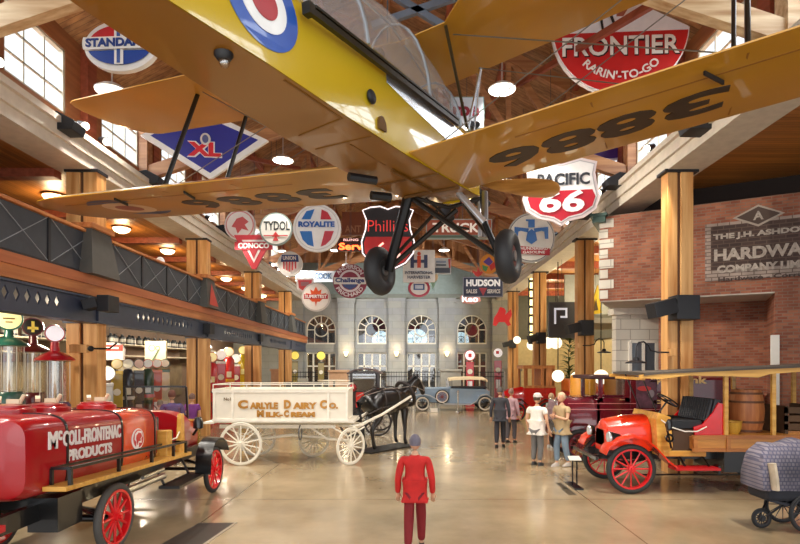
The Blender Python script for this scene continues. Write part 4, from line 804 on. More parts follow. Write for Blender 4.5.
# undercarriage
for sgn in (1, -1):
    hub = Vector((sgn*.67, .74, -.66))
    t = MB(); t.torus(hub, .165, .085, 'x', 32, 12); ty = t.build('main_wheel', M('242426', .6), plane, True)
    MB().lathe([(0, -.06), (.12, -.05), (.135, 0), (.12, .05), (0, .06)], hub, 22, 'x').build('wheel_rim', M('5A2A26' if sgn > 0 else '2A2A2A', .5), ty, True)
    MB().lathe([(0, -.07), (.05, -.07), (.05, .07), (0, .07)], hub, 14, 'x').build('axle_cap', M('777777', .4, .5), ty, True)
    if sgn < 0:
        MB().tube([(-.24, .62, .02), hub+Vector((.1, 0, 0))], .06, 10, flat=.7).build('undercarriage_leg', M('141416', .35, .3), plane, True)
    else:
        MB().tube([(.2, .8, .0), (.45, .78, -.32)], .033, 10).build('undercarriage_leg', M('E4E8EE', .2, .7), plane, True)
        MB().tube([(.45, .78, -.32), hub+Vector((-.08, 0, 0))], .03, 10).build('undercarriage_leg', M('141416', .35, .3), plane, True)
    MB().tube([(-.24, .64, .0) if sgn > 0 else (.12, .95, -.12), hub+Vector((-sgn*.08, 0, 0))], .026, 8).build('axle_strut', M('26221E', .35, .4), plane, True)
    MB().tube([(sgn*.1, 1.15, .0), hub+Vector((-sgn*.05, 0, .03))], .018, 8).build('radius_rod', M('3A3026', .4, .4), plane, True)
b = MB(); b.tube([(-.22, .64, 0), (.05, .9, -.1), (.3, 1.1, -.02)], .02, 8); b.tube([(-.1, .7, -.02), (.05, 1.1, -.25), (.15, 1.2, -.28)], .012, 6); b.ball((.02, 1.05, -.17), .035); b.build('engine_piping', M('2A2420', .4, .4), plane, True)
# tail
b = MB(); b.plate([(-3.9, .44), (-3.4, .48), (-3.5, .8), (-3.7, .95), (-4.05, .95), (-4.2, .7), (-4.1, .25)], -.02, .02, 'yz'); b.build('fin_and_rudder', YP, plane)
MB().plate([(-1.2, -3.9), (-1.15, -3.55), (-.6, -3.3), (.6, -3.3), (1.15, -3.55), (1.2, -3.9), (.8, -4.15), (-.8, -4.15)], .4, .44, 'xy').build('tailplane', YP, plane)
for xx, yy in ((-.35, .55), (.35, .55), (0, -2.6)):
    v = Vector((xx, yy, GAP+.05 if yy > 0 else .5)); u = (plane.rotation_euler.to_matrix().inverted() @ Vector((0, 0, 1)))
    MB().tube([v, v+u*((3.4 if yy > 0 else 4.2))], .008, 5).build('suspension_cable', STEEL, plane)
# ================================================================ WHEELS AND VEHICLES
def wheel(par, loc, r, tw, n, rim, tyre, rot=(0, 0, 0), name='wheel', hubm=None, sw=.022, both=False, rimt=.02, spokes=True):
    """spoked wheel, axle along local y"""
    wb = MB(); ri = r-tw*.95
    wb.lathe([(ri-rimt, -tw*.4), (ri+.01, -tw*.4), (ri+.01, tw*.4), (ri-rimt, tw*.4), (ri-rimt, -tw*.4)], n=40, axis='y')
    o = wb.build(name, rim, par, True); o.location = loc; o.rotation_euler = rot
    MB().torus((0, 0, 0), r-tw*.5, tw*.5, 'y', 44, 10, .95).build('tyre', tyre, o, True)
    hr = max(.045, r*.13); MB().lathe([(0, -tw*1.0), (hr*.55, -tw*1.0), (hr*.6, -tw*.6), (hr, -tw*.55), (hr, tw*.55), (0, tw*.6)], n=18, axis='y').build('hub', hubm or rim, o, True)
    if spokes:
        me = None
        for k in range(n):
            if me is None:
                s = MB().tube([(0, 0, hr*.8), (0, 0, ri-rimt*.5)], [sw*.9, sw*.6], 8).build('spoke', rim, o, True); me = s.data
            else:
                s = bpy.data.objects.new('spoke', me); COL.objects.link(s); s.parent = o
            s.rotation_euler = (0, 2*pi*k/n, 0)
    return o
TR = M('A20C16', .28, var=.04, coat=.5); TRD = M('8A0C18', .25, coat=.8); BLK = M('0B0B0D', .3, coat=.4); BRASS = M('B8924A', .25, .9); WOODY = wood('varnished_ash', 'C28A34', 'E0AE56', 0, 1.5, .3); WOODB = wood('varnished_brown', 'A5682C', 'C88A42', 0, 1.5, .3)
WHEELRED = M('D8141C', .3, coat=.5)
# ---------------------------------------------------------------- red fuel tank truck (left), heading down the hall
tx = -4.32; tk = empty('fuel_tank_truck', (tx, 0, 0), 0, 'red antique fuel tank truck lettered McCOLL-FRONTENAC PRODUCTS at the left edge', 'truck')
def sup(y, w_, z0, z1, n=36, e_=.36):
    zc, h = (z0+z1)/2, (z1-z0)/2
    return [(w_*math.copysign(abs(cos(2*pi*i/n))**e_, cos(2*pi*i/n)), y, zc+h*math.copysign(abs(sin(2*pi*i/n))**e_, sin(2*pi*i/n))) for i in range(n)]
TZ0, TZ1, TW = .86, 1.7, .68
MB().loft([sup(5.05, .5, TZ0+.1, TZ1-.1), sup(5.1, TW-.04, TZ0+.03, TZ1-.03), sup(5.2, TW, TZ0, TZ1), sup(6.74, TW, TZ0, TZ1)]).build('tank', TR, tk, True)
MB().loft([sup(6.74, TW, TZ0, TZ1), sup(7.6, TW, TZ0, TZ1), sup(7.66, TW-.04, TZ0+.03, TZ1-.03)]).build('front_tank_section', M('E0481A', .25, var=.05, coat=.8), tk, True)  # same red tank; the orange tone paints in the light on this section
MB().loft([sup(7.66, TW-.02, TZ0+.0, TZ1-.02), sup(7.72, TW-.02, TZ0, TZ1-.02)]).build('tank_end_band', TRD, tk, True)
for y in (5.66, 6.74, 7.6): MB().loft([sup(y-.014, TW+.012, TZ0-.01, TZ1+.012), sup(y+.014, TW+.012, TZ0-.01, TZ1+.012)]).build('tank_strap', BLK, tk, True)
for y in (5.75, 6.35, 7.35):
    b = MB(); b.lathe([(.24, 0), (.24, .06), (.2, .08), (.2, .1), (.08, .12), (0, .12)], (0, y, TZ1-.015), 24); cp = b.build('filler_cap', TR, tk, True)
    b = MB(); b.cbox((0.05, y, TZ1+.13), (.14, .05, .05)); b.cbox((-.08, y-.05, TZ1+.15), (.05, .09, .04), (.4, 0, .6)); b.tube([(.1, y, TZ1+.1), (.16, y, TZ1+.2)], .02, 6); b.build('cap_latch', M('D9C9A8', .4), cp)
LM = M('EFE9E6', .4, var=.02); T90 = Matrix.Translation((TW+.004, 0, 0)) @ Matrix.Rotation(pi/2, 4, 'Z')
def side_text(s_, y0, y1, z, h, bold=.05, sl=0.):
    t = text(s_, LM, tk, ((y0+y1)/2, 0, z), y1-y0, h, .01, bold, slant=sl)
    t.data.transform(T90); return t
side_text('M', 5.36, 5.5, 1.44, .18, .04); side_text('c', 5.51, 5.57, 1.48, .1, .03); side_text('COLL-FRONTENAC', 5.59, 6.7, 1.44, .165, .03); side_text('PRODUCTS', 5.66, 6.5, 1.255, .125, .04)
def side_plate(pl, mt, name, off): 
    n_ = MB().plate([(y, z) for y, z in pl], TW+off, TW+off+.004, 'yz').build(name, mt, tk)
side_plate(circ(7.12, 1.3, .16, .14), LM, 'logo_ring', .002); side_plate(circ(7.13, 1.305, .13, .12), M('C8202A', .3, coat=.7), 'logo_field', .007)
side_plate([(7.03, 1.37), (7.1, 1.41), (7.2, 1.4), (7.23, 1.33), (7.19, 1.3), (7.2, 1.24), (7.13, 1.25), (7.12, 1.17), (7.05, 1.17), (7.07, 1.26), (7.02, 1.3)], LM, 'logo_head_outline', .012)
side_plate([(7.06, 1.35), (7.12, 1.385), (7.18, 1.37), (7.2, 1.33), (7.16, 1.3), (7.17, 1.27), (7.11, 1.27), (7.09, 1.22), (7.07, 1.26), (7.05, 1.31)], M('C8202A', .3, coat=.7), 'logo_head', .017)
MB().plate([(.3+.011*x, 1.3+.011*z) for x, z in ((0, 11), (2.5, 6), (6, 8), (5, 3), (11, 4), (8, -1), (4, -5), (1, -5), (0, -10), (-1, -5), (-4, -5), (-8, -1), (-11, 4), (-5, 3), (-6, 8), (-2.5, 6))], 5.035, 5.05).build('rear_leaf_emblem', LM, tk)
# deck, rail
for s in (1, -1): MB().box((min(s*.66, s*.9), 5.3, .94), (max(s*.66, s*.9), 8.35, .99)).build('deck_board', WOODY, tk, bev=.005)
MB().box((-.66, 7.7, .94), (.66, 8.35, .99)).build('cab_floor', WOODY, tk, bev=.005)
for s in (1, -1):
    X_ = s*.88
    b = MB(); b.bar((X_, 5.4, 1.16), (X_, 8.2, 1.16), .03); b.bar((X_-s*.19, 5.4, 1.16), (X_, 5.4, 1.16), .03); b.bar((X_-s*.19, 5.4, .98), (X_-s*.19, 5.4, 1.16), .03); b.bar((X_-s*.19, 5.4, 1.16), (X_-s*.19, 8.2, 1.16), .025); b.bar((X_-s*.2, 8.2, 1.16), (X_, 8.2, 1.16), .03)
    b.build('side_rail', BLK, tk)
    for y in (5.4, 6.3, 7.1, 7.75, 8.18): MB().bar((X_, y, .96), (X_, y, 1.16), .035).build('rail_post', BLK, tk)
# chassis
b = MB()
for s in (-.38, .38): b.box((s-.04, 4.9, .62), (s+.04, 10.1, .8))
for y in (5.1, 6.0, 7.2, 8.6, 9.9): b.box((-.38, y-.04, .64), (.38, y+.04, .76))
b.build('chassis_frame', BLK, tk)
for s in (-.5, .5):
    b = MB()
    for k in range(3): b.tube([(s, 6.05+.08*k, .66-.04*k), (s, 6.48, .5-.035*k), (s, 6.95-.08*k, .66-.04*k)], .022, 6)
    b.build('rear_spring', BLK, tk)
b = MB(); b.tube([(-.66, 6.48, .4), (.66, 6.48, .4)], .045, 10); b.ball((0, 6.48, .42), (.17, .17, .17)); b.tube([(0, 6.5, .45), (0, 8.6, .6)], .04, 8); b.build('rear_axle', BLK, tk, True)
b = MB(); b.tube([(-.66, 9.5, .42), (.66, 9.5, .42)], .03, 8); b.tube([(-.6, 9.5, .5), (0, 9.5, .66), (.6, 9.5, .5)], .03, 6); b.build('front_axle', BLK, tk, True)
MB().box((.3, 5.6, .5), (.62, 6.02, .86)).build('tool_box', BLK, tk); MB().box((-.62, 5.6, .5), (-.3, 6.02, .86)).build('tool_box', BLK, tk)
b = MB(); b.tube([(.62, 6.9, .62), (.62, 8.0, .6)], .05, 8); b.tube([(.66, 7.3, .72), (.66, 7.9, .72)], .03, 8); b.build('outlet_valves', M('A8A49A', .3, .8), tk, True)
b = MB(); b.box((.5, 8.1, .38), (.82, 9.2, .42)); b.bar((.55, 8.2, .4), (.42, 8.2, .66), .03); b.bar((.55, 9.1, .4), (.42, 9.1, .66), .03); b.build('running_board', BLK, tk); MB().box((-.82, 8.1, .38), (-.5, 9.2, .42)).build('running_board', BLK, tk)
b = MB(); b.cbox((0, 5.0, .5), (1.1, .05, .06)); b.bar((-.38, 5.0, .66), (-.38, 5.0, .47), .04); b.bar((.38, 5.0, .66), (.38, 5.0, .47), .04); b.build('rear_bumper', BLK, tk)
MB().box((.42, 4.86, .72), (.58, 4.93, .78)).build('tail_lamp', M('C0202A', .3), tk)
for s in (1, -1):
    wheel(tk, (s*.72, 6.5, .41), .41, .095, 12, WHEELRED, M('4A4845', .7), (0, 0, s*pi/2), sw=.026)
    wheel(tk, (s*.82, 9.5, .41), .41, .085, 12, WHEELRED, M('2A2A2A', .7), (0, 0, s*pi/2), sw=.024)
    b = MB(); n = 12; prof = [(9.5-.52*cos(a), .42+.5*sin(a)) for a in [radians(15+i*130/n) for i in range(n+1)]]+[]
    prof = [(9.02, .43), (9.05, .7), (9.18, .88), (9.38, .96), (9.6, .95), (9.8, .86), (9.93, .7)]
    rings = [[(s*.68, y, z), (s*.95, y, z-.02), (s*.95, y, z+.012), (s*.68, y, z+.03)] for y, z in prof]; b.loft(rings); b.build('front_fender', BLK, tk, True)
# open cab
MB().box((.3, 7.78, .92), (.78, 7.95, 1.36)).build('seat_side', WOODY, tk, bev=.02); MB().box((-.78, 7.78, .92), (-.3, 7.95, 1.36)).build('seat_side', WOODY, tk, bev=.02)
MB().box((-.6, 7.9, 1.1), (.6, 8.4, 1.25)).box((-.6, 7.8, 1.2), (.6, 7.92, 1.5)).build('bench_seat', BLK, tk, bev=.03)
for s in (1, -1): MB().plate([(8.25, .9), (8.45, .9), (8.42, 1.5), (8.32, 1.5)], s*.72-.03, s*.72+.03, 'yz').build('door_post', WOODY, tk)
MB().loft([sup(8.75, .62, .75, 1.5, e_=.7), sup(9.1, .58, .75, 1.5, e_=.7), sup(9.25, .42, .7, 1.36, e_=.7), sup(10.05, .32, .65, 1.22, e_=.7)]).build('bonnet', TR, tk, True)
MB().box((-.34, 10.05, .6), (.34, 10.15, 1.25)).build('radiator', BRASS, tk, bev=.03)
b = MB(); 
for s in (-.52, .52): b.bar((s, 9.12, 1.36), (s, 9.05, 1.9), .03)
for z, y in ((1.4, 9.115), (1.9, 9.05)): b.bar((-.52, y, z), (.52, y, z), .03)
b.build('windscreen_frame', BLK, tk); MB()._add([(-.5, 9.115, 1.4), (.5, 9.115, 1.4), (.5, 9.05, 1.9), (-.5, 9.05, 1.9)], [(0, 1, 2, 3)]).build('windscreen', CLEAR, tk)
b = MB(); b.torus((0, 0, 0), .2, .014, 'z', 24, 6); b.tube([(0, 0, 0), (0, .35, -.3)], .015, 6); b.bar((-.2, 0, 0), (.2, 0, 0), .015); o = b.build('steering_wheel', BLK, tk, True, T=Matrix.Translation((-.3, 8.55, 1.45)) @ Matrix.Rotation(radians(25), 4, 'X'))
b = MB(); b.tube([(.7, 8.9, 1.1), (.78, 8.86, 1.2)], .02, 6); b.lathe([(.03, 0), (.08, .02), (.08, .12), (.05, .2), (0, .2)], (.8, 8.86, 1.2), 14); b.build('side_lamp', BLK, tk, True)
b = MB(); b.tube([(.7, 7.95, 1.28), (.72, 8.05, 1.2), (.74, 8.18, 1.22), (.73, 8.33, 1.33)], .012, 6); b.build('rope', M('D8CDB8', .8), tk, True)
for o in tk.children_recursive:
    if o.type == 'MESH' and o.name.split('.')[0] in ('tank', 'front_tank_section', 'tank_end_band', 'tank_strap', 'filler_cap', 'cap_latch', 'lettering', 'logo_ring', 'logo_field', 'logo_head_outline', 'logo_head', 'deck_board', 'side_rail', 'rail_post', 'seat_side', 'rope'):
        for v in o.data.vertices: v.co.z -= .045*(v.co.y-6.6)      # the bed slopes gently down towards the cab
# ---------------------------------------------------------------- white milk wagon
WX0, WX1, WY0, WY1 = -4.47, -1.42, 12.1, 13.25
WW = M('EAE4D4', .45, var=.03); mw = empty('milk_wagon', (0, 0, 0), 0, 'white horse-drawn milk wagon with gold letters CARLYLE DAIRY CO.', 'wagon')
mw.location = (WX0, WY0, 0)
L_, D_ = WX1-WX0, WY1-WY0
b = MB(); b.box((0, 0, 1.0), (L_, .04, 1.7)); b.box((0, D_-.04, 1.0), (L_, D_, 1.7)); b.box((0, 0, 1.0), (.04, D_, 1.7)); b.box((L_-.04, 0, 1.0), (L_, D_, 1.7)); b.build('body', WW, mw, bev=.004)
MB().box((0, 0, .96), (L_+.15, D_, 1.02)).build('floor_boards', WW, mw); MB().box((-.25, .05, .93), (0, D_-.05, .97)).build('rear_step', WW, mw)
b = MB(); 
for z in (1.68, 1.02): b.box((-.02, -.02, z-.03), (L_+.02, .0, z+.03))
b.box((-.02, -.03, 1.66), (L_+.02, D_+.02, 1.71)) if False else None
for u in (.0, .42, L_-.46, L_-.04): b.box((u, -.018, 1.0), (u+.05, 0, 1.7))
b.build('side_moulding', M('F2EDE0', .45), mw)
b = MB(); zt = 1.83
for p, q in (((0, 0), (L_, 0)), ((L_, 0), (L_, D_)), ((L_, D_), (0, D_)), ((0, D_), (0, 0))): b.bar((p[0], p[1], zt), (q[0], q[1], zt), .02); b.bar((p[0], p[1], 1.71), (q[0], q[1], 1.71), .05, .04)
b.build('top_rail', WW, mw)
for i in range(5):
    for y in (0, D_): MB().bar((L_*i/4, y, 1.7), (L_*i/4, y, zt), .018).build('rail_post', WW, mw)
for s_, x0, x1, z, h, bd in (('C', 238, 248, 1.38, .2, .06), ('ARLYLE', 250, 278, 1.35, .15, .06), ('D', 284, 291, 1.38, .2, .06), ('AIRY', 293, 317, 1.35, .15, .06), ('C', 320, 327, 1.38, .2, .06), ('O.', 329, 338, 1.35, .14, .06), ('M', 257, 264, 1.17, .16, .07), ('ILK-', 266, 283, 1.15, .12, .06), ('C', 284, 289, 1.17, .16, .07), ('REAM', 291, 315, 1.15, .12, .07)):
    a_, c_ = (x0-410)*WY0/FOC-WX0, (x1-410)*WY0/FOC-WX0; text(s_, GOLD, mw, ((a_+c_)/2, -.012, z), c_-a_, h, .012, bd)
text('No1', M('6A5030', .6), mw, (.33, -.022, 1.5), .16, .07, .006, .03)
b = MB()
for y in (.16, D_-.16): b.box((.1, y-.03, .82), (L_-.3, y+.03, .9))
b.tube([(.64, -.05, .49), (.64, D_+.05, .49)], .03, 8); b.tube([(L_-.0, .0, .43), (L_-.0, D_, .43)], .03, 8); b.tube([(.64, .5, .5), (1.7, .5, .62), (L_-.6, .55, .55), (L_, .55, .46)], .035, 8); b.tube([(L_-.9, .2, .85), (L_-.5, .3, .55), (L_, .5, .5)], .025, 8); b.build('running_gear', WW, mw, True)
for x_ in (.64, L_):
    for y_ in (.1, D_-.1): MB().tube([(x_-.38, y_, .86), (x_, y_, .64), (x_+.38, y_, .86)], .02, 6).build('leaf_spring', WW, mw, True)
MB().torus((L_, D_/2, .86), .3, .03, 'z', 24, 6).build('turntable_ring', WW, mw, True)
TY = M('D9D3C2', .5); 
for y, rr in ((-.04, 0), (D_+.04, 0)): wheel(mw, (.64, y, .49), .49, .04, 14, WW, TY, sw=.022, rimt=.03)
wheel(mw, (L_+.08, .0, .43), .43, .04, 14, WW, TY, (0, 0, radians(48)), sw=.02, rimt=.03); wheel(mw, (L_-.95, D_-.05, .43), .43, .04, 14, M('CFC6AE', .5), TY, (0, 0, radians(38)), sw=.02, rimt=.03)
MB().torus((1.95, .15, .72), .17, .014, 'x', 28, 6).build('hanging_hoop', M('4A4E58', .4, .4), mw, True)
MB().box((L_-.5, .25, 1.0), (L_-.2, D_-.25, 1.35)).build('driver_seat', BLK, mw, bev=.02)
S0 = Vector((L_+.0, .55, .5)); 
b = MB()
for p, q in (((L_+.02, .1, .78), (4.47+.02, 2.75, 1.4)), ((L_-.15, .9, .78), (4.47-.65, 3.2, 1.4))): b.tube([p, tuple((Vector(p)+Vector(q))/2+Vector((0, 0, -.06))), q], .035, 8)
b.build('shafts', WW, mw, True); MB().bar((L_-.2, 1.0, .8), (L_+.05, .05, .78), .06).build('swingletree', WW, mw)
# ---------------------------------------------------------------- orange-red delivery truck on the right, heading left
OR = M('D9300F', .22, var=.05, coat=.9); dt = empty('delivery_truck', (3.885, 9.37, 0), 0, 'orange-red antique delivery truck with timber body and canopy roof on the right', 'truck')
# local: x backwards along the truck, y to the far side
def hood(x, w_, z0, z1): return [(x, .64+w_*u, z0+(z1-z0)*v) for u, v in ((-1, 0), (1, 0), (1, .45), (.9, .72), (.6, .92), (.22, 1), (-.22, 1), (-.6, .92), (-.9, .72), (-1, .45))]
MB().loft([hood(-.42, .22, .78, 1.17), hood(-.36, .28, .72, 1.26), hood(0, .31, .7, 1.33), hood(.35, .34, .7, 1.36), hood(.42, .32, .72, 1.34)]).build('bonnet', OR, dt, True)
b = MB(); 
for i in range(12): b.bar((.02+i*.028, .325, .9), (.02+i*.028, .325, 1.0), .012, .02)
b.build('bonnet_louvres', M('A8240C', .3), dt)
MB().box((-.4, .38, .62), (-.34, .9, 1.1)).build('radiator_apron', OR, dt, bev=.03)
for y, ln in ((.1, 'near'), (1.15, 'far')):
    e_ = MB().tube([(-.42, y, .98), (-.24, y, .98)], [.115, .06], 16).build('headlamp', BLK, dt, True)
    MB().lathe([(.1, -.005), (.09, -.03), (0, -.045)], (-.42, y, .98), 18, 'x').build('lamp_lens', M('D8DCE0', .1, .4), e_, True); MB().torus((-.42, y, .98), .108, .012, 'x', 22, 6).build('lamp_rim', CHROME, e_, True)
for yy, sgn in ((0, -1), (1.28, 1)):
    wheel(dt, (0, yy, .44), .44, .1, 12, M('CF1218', .3, coat=.5), M('2B2D2C', .75), (0, 0, 0 if sgn < 0 else pi), sw=.02); wheel(dt, (2.95, yy, .44), .44, .1, 12, M('CF1218', .3, coat=.5), M('2B2D2C', .75), (0, 0, 0 if sgn < 0 else pi), sw=.02)
    prof = [(-.48, .72), (-.42, .84), (-.25, .96), (0, 1.02), (.22, .98), (.4, .82), (.6, .6), (.76, .48)]
    y0_, y1_ = (yy-.13, yy+.2) if sgn < 0 else (yy-.2, yy+.13)
    MB().loft([[(x, y0_, z-.02), (x, y1_, z-.01), (x, y1_, z+.02), (x, (y0_+y1_)/2, z+.035), (x, y0_, z+.015)] for x, z in prof]).build('front_fender', OR, dt, True)
    MB().box((.74, y0_+.02, .43), (1.52, y1_, .47)).build('running_board', M('C01A1E', .3), dt)
    MB().box((1.52, y0_+.1, .36), (1.56, y1_-.04, .5)).build('step_end', BLK, dt)
    for xb in (1.0, 1.42): MB().bar((xb, y0_+.2, .45), (xb, .4 if sgn < 0 else .88, .66), .03).build('step_bracket', BLK, dt)
b = MB()
for y in (.36, .92): b.box((-.45, y-.03, .56), (3.6, y+.03, .7))
for x in (-.3, .7, 1.7, 2.95): b.box((x-.03, .36, .58), (x+.03, .92, .68))
b.tube([(0, 0, .44), (0, 1.28, .44)], .03, 8); b.tube([(2.95, 0, .44), (2.95, 1.28, .44)], .04, 8); b.tube([(-.3, .2, .6), (0, .2, .5), (.35, .2, .6)], .03, 6); b.tube([(.2, .1, .32), (3.0, .1, .32)], .015, 6); b.box((1.7, .1, .36), (2.5, 1.1, .72)); b.build('chassis', BLK, dt)
b = MB(); b.bar((-.6, .0, .62), (-.6, 1.3, .62), .04, .06); b.bar((-.6, .3, .62), (-.35, .36, .62), .04); b.bar((-.6, .98, .62), (-.35, .92, .62), .04); b.build('front_bumper_bar', BLK, dt)
MB().plate([(.44, .66), (.62, .66), (.72, .8), (.68, 1.34), (.46, 1.42), (.42, 1.3)], .12, 1.16, 'xz').build('dash_panel', WOODY, dt, bev=.01)
MB().box((.62, .1, .64), (1.38, 1.18, .74)).build('floor_sill', WOODY, dt, bev=.01)
# seat tub
MB().plate([(1.36, 1.0), (1.86, 1.0), (1.88, 1.56), (1.78, 1.6), (1.68, 1.42), (1.5, 1.22), (1.34, 1.17)], .06, .1, 'xz').build('seat_side', M('CE1016', .25, coat=.7), dt); MB().plate([(1.36, 1.0), (1.86, 1.0), (1.88, 1.56), (1.78, 1.6), (1.68, 1.42), (1.5, 1.22), (1.34, 1.17)], 1.16, 1.2, 'xz').build('seat_side', M('CE1016', .25, coat=.7), dt)
MB().box((1.86, .06, 1.0), (1.9, 1.2, 1.5)).build('seat_shell', M('CE1016', .25, coat=.7), dt)
b = MB(); b.cbox((1.2, .62, 1.2), (.62, 1.02, .13)); 
for i in range(9): b.tube([(.9, .14+i*.12, 1.27), (1.5, .14+i*.12, 1.27)], .022, 6)
b.build('seat_cushion', M('17181C', .45), dt, bev=.03)
b = MB(); b.cbox((1.74, .62, 1.44), (.12, 1.04, .44), (0, radians(14), 0))
for i in range(13): b.tube([(1.6, .14+i*.08, 1.26), (1.7, .14+i*.08, 1.66)], .03, 6)
b.build('seat_back', M('23262D', .45), dt, bev=.03)
MB().box((.92, .14, .72), (1.5, 1.12, 1.12)).build('seat_box', M('4A3422', .7), dt)
b = MB(); b.torus((0, 0, 0), .2, .014, 'z', 26, 6); b.bar((-.2, 0, 0), (.2, 0, 0), .02); b.bar((0, -.2, 0), (0, .2, 0), .02); b.tube([(0, 0, 0), (-.02, 0, -.75)], .016, 8); b.build('steering_wheel', BLK, dt, True, T=Matrix.Translation((.92, .4, 1.62)) @ Matrix.Rotation(radians(35), 4, 'Y'))
b = MB(); b.tube([(.62, .02, 1.3), (.78, .0, 1.18), (1.02, -.02, 1.1), (1.25, 0, 1.1), (1.42, .02, 1.18)], .012, 6); b.build('rope', M('D6D0C4', .8), dt, True)
b = MB(); b.lathe([(.03, 0), (.05, .02), (.05, .14), (.02, .2), (0, .2)], (.66, -.02, 1.12), 12); b.torus((.68, -.0, .98), .06, .02, 'y', 16, 6); b.tube([(.72, .02, .8), (.62, .02, 1.25)], .02, 6); b.build('side_lamp', BLK, dt, True)
# timber box body and posts
MB().box((1.1, .02, .78), (4.6, 1.26, 1.0)).build('body_sill', WOODB, dt, bev=.01)
b = MB(); b.box((1.08, -.0, .96), (4.6, .03, 1.03)); b.box((1.08, 0, .74), (4.6, .03, .8)); 
for x in (1.1, 1.68, 3.1): b.box((x, -.01, .74), (x+.07, .03, 1.03))
b.build('body_moulding', wood('body_trim', '9A5A24', 'B8763A', 0, 1.5, .3), dt)
MB().box((1.6, .02, 1.0), (4.6, 1.26, 1.03)).build('load_deck', WOODB, dt)
for x in (1.66, 2.5, 3.7):
    for y in (.05, 1.22): MB().box((x, y-.03, 1.0), (x+.07, y+.03, 2.16)).build('roof_post', WOODY, dt, bev=.005)
MB().box((.0, .02, 2.0), (.06, 1.25, 2.05)).build('roof_front_bow', WOODY, dt)
def roof(x): return 2.1+.045*x
rp = [.0, .3, .8, 1.6, 2.6, 3.6, 4.6]
MB().loft([[(x, -.08, roof(x)+(.0 if x > .2 else -.02)), (x, 1.36, roof(x)), (x, 1.36, roof(x)+.03), (x, .64, roof(x)+.05), (x, -.08, roof(x)+.035)] for x in rp]).build('canopy_roof', M('4E463E', .8), dt, True)
for y in (-.06, 1.32):
    pts = [(-.08, roof(-.1)-.06), (.3, roof(.3)-.09), (.8, roof(.8)-.05), (1.4, roof(1.4)-.09), (2.0, roof(2.0)-.14), (2.2, roof(2.2)-.09), (2.8, roof(2.8)-.07), (3.2, roof(3.2)-.07), (3.9, roof(3.9)-.12), (4.6, roof(4.6)-.1)]
    MB().plate(pts+[(4.6, roof(4.6)+.0), (-.08, roof(-.1)+.0)], y, y+.03, 'xz').build('canopy_rail', WOODY, dt)
for y in (.3, 1.0): MB().tube([(.62, y, 1.35), (.3, y, 2.1)], .012, 6).build('front_stay', BLK, dt)
for o in dt.children:
    n_ = o.name.split('.')[0]; dx = {'bonnet': .1, 'bonnet_louvres': .1, 'radiator_apron': .08, 'headlamp': .08, 'dash_panel': .08, 'seat_side': -.2, 'seat_shell': -.2, 'seat_cushion': -.2, 'seat_back': -.2, 'steering_wheel': -.08, 'seat_box': -.12, 'canopy_roof': .2, 'canopy_rail': .2, 'roof_front_bow': .2, 'rope': -.08}.get(n_, 0)
    if dx: o.location.x += dx
# load
def barrel(x, y, z, r, h, label, mt):
    e_ = empty('barrel', (x, y, z), 0, label, 'barrel'); MB().lathe([(r*.82, 0), (r*.93, h*.2), (r, h*.5), (r*.93, h*.8), (r*.82, h), (r*.78, h), (r*.78, h-.03), (0, h-.03)], n=26).build('staves', mt, e_, True)
    for q in (.04, .25, .72, .92): b = MB(); rr = r*(1-.18*(2*q-1)**2)+.004; b.lathe([(rr-.01, h*q-.02), (rr+.004, h*q-.02), (rr+.004, h*q+.02), (rr-.01, h*q+.02), (rr-.01, h*q-.02)], n=26); b.build('hoop', M('6A4228', .6), e_)
barrel(6.27, 9.95, 1.03, .3, .78, 'tall wooden barrel standing on the timber load deck of the orange-red truck', wood('barrel_oak', 'A05A2E', 'C88048', 2, 1.5))
b = MB(); e_ = empty('wicker_basket', (5.82, 9.62, 1.03), 0, 'low yellow basket standing left of the barrel on the truck deck', 'basket'); MB().lathe([(.1, 0), (.14, .1), (.15, .22), (.13, .22), (.1, .03), (0, .03)], n=18).build('basket_body', M('C8962E', .7, bump=.5, sc=40), e_, True); MB().torus((0, 0, .22), .145, .015, 'z', 20, 6).build('rim', M('B0802A', .7), e_, True)
e_ = empty('wooden_crate', (7.1, 10.0, 1.03), 0, 'dark wooden crate on the load deck behind the barrel, right edge', 'crate'); MB().box((-.35, -.4, 0), (.35, .4, .05)).build('base', WOODB, e_); 
for k in range(3): MB().box((-.36, -.42, .07+.15*k), (.36, -.39, .18+.15*k)).build('slat', M('5A4028', .7), e_)
MB().box((-.36, -.42, 0), (-.3, .4, .5)).build('end_panel', M('4E3824', .7), e_); MB().box((.3, -.42, 0), (.36, .4, .5)).build('end_panel', M('4E3824', .7), e_)
# ---------------------------------------------------------------- maroon panel van
MR = M('5E0E1E', .22, coat=.9); VY = 12.55; vk = VY/FOC; vx = lambda px: (px-410)*vk
pv = empty('panel_van', (0, 0, 0), 0, 'dark maroon vintage panel van parked behind the orange-red truck', 'van'); pv.location = (vx(598), VY, 0)
o_ = vx(598); lx = lambda px: vx(px)-o_
W_ = 1.35
b = MB(); b.box((lx(628), 0, .5), (lx(735), W_, 1.98)); b.build('cargo_body', MR, pv, bev=.06)
b = MB(); b.box((lx(598), 0, .5), (lx(630), .06, 1.5)); b.box((lx(598), W_-.06, .5), (lx(630), W_, 1.5)); b.box((lx(598), 0, .5), (lx(600), W_, 1.45)); b.box((lx(625), 0, 1.4), (lx(630), W_, 1.98)); b.box((lx(599), 0, 1.4), (lx(603), .06, 1.98)); b.box((lx(599), W_-.06, 1.4), (lx(603), W_, 1.98)); b.build('cab_body', MR, pv)
MB().box((lx(590), -.02, 1.94), (lx(636), W_+.02, 2.03)).build('cab_roof', M('3A1A1E', .5), pv, bev=.02); MB()._add([(lx(600), .05, 1.45), (lx(600), W_-.05, 1.45), (lx(600), W_-.05, 1.95), (lx(600), .05, 1.95)], [(0, 1, 2, 3)]).build('windscreen', CLEAR, pv)
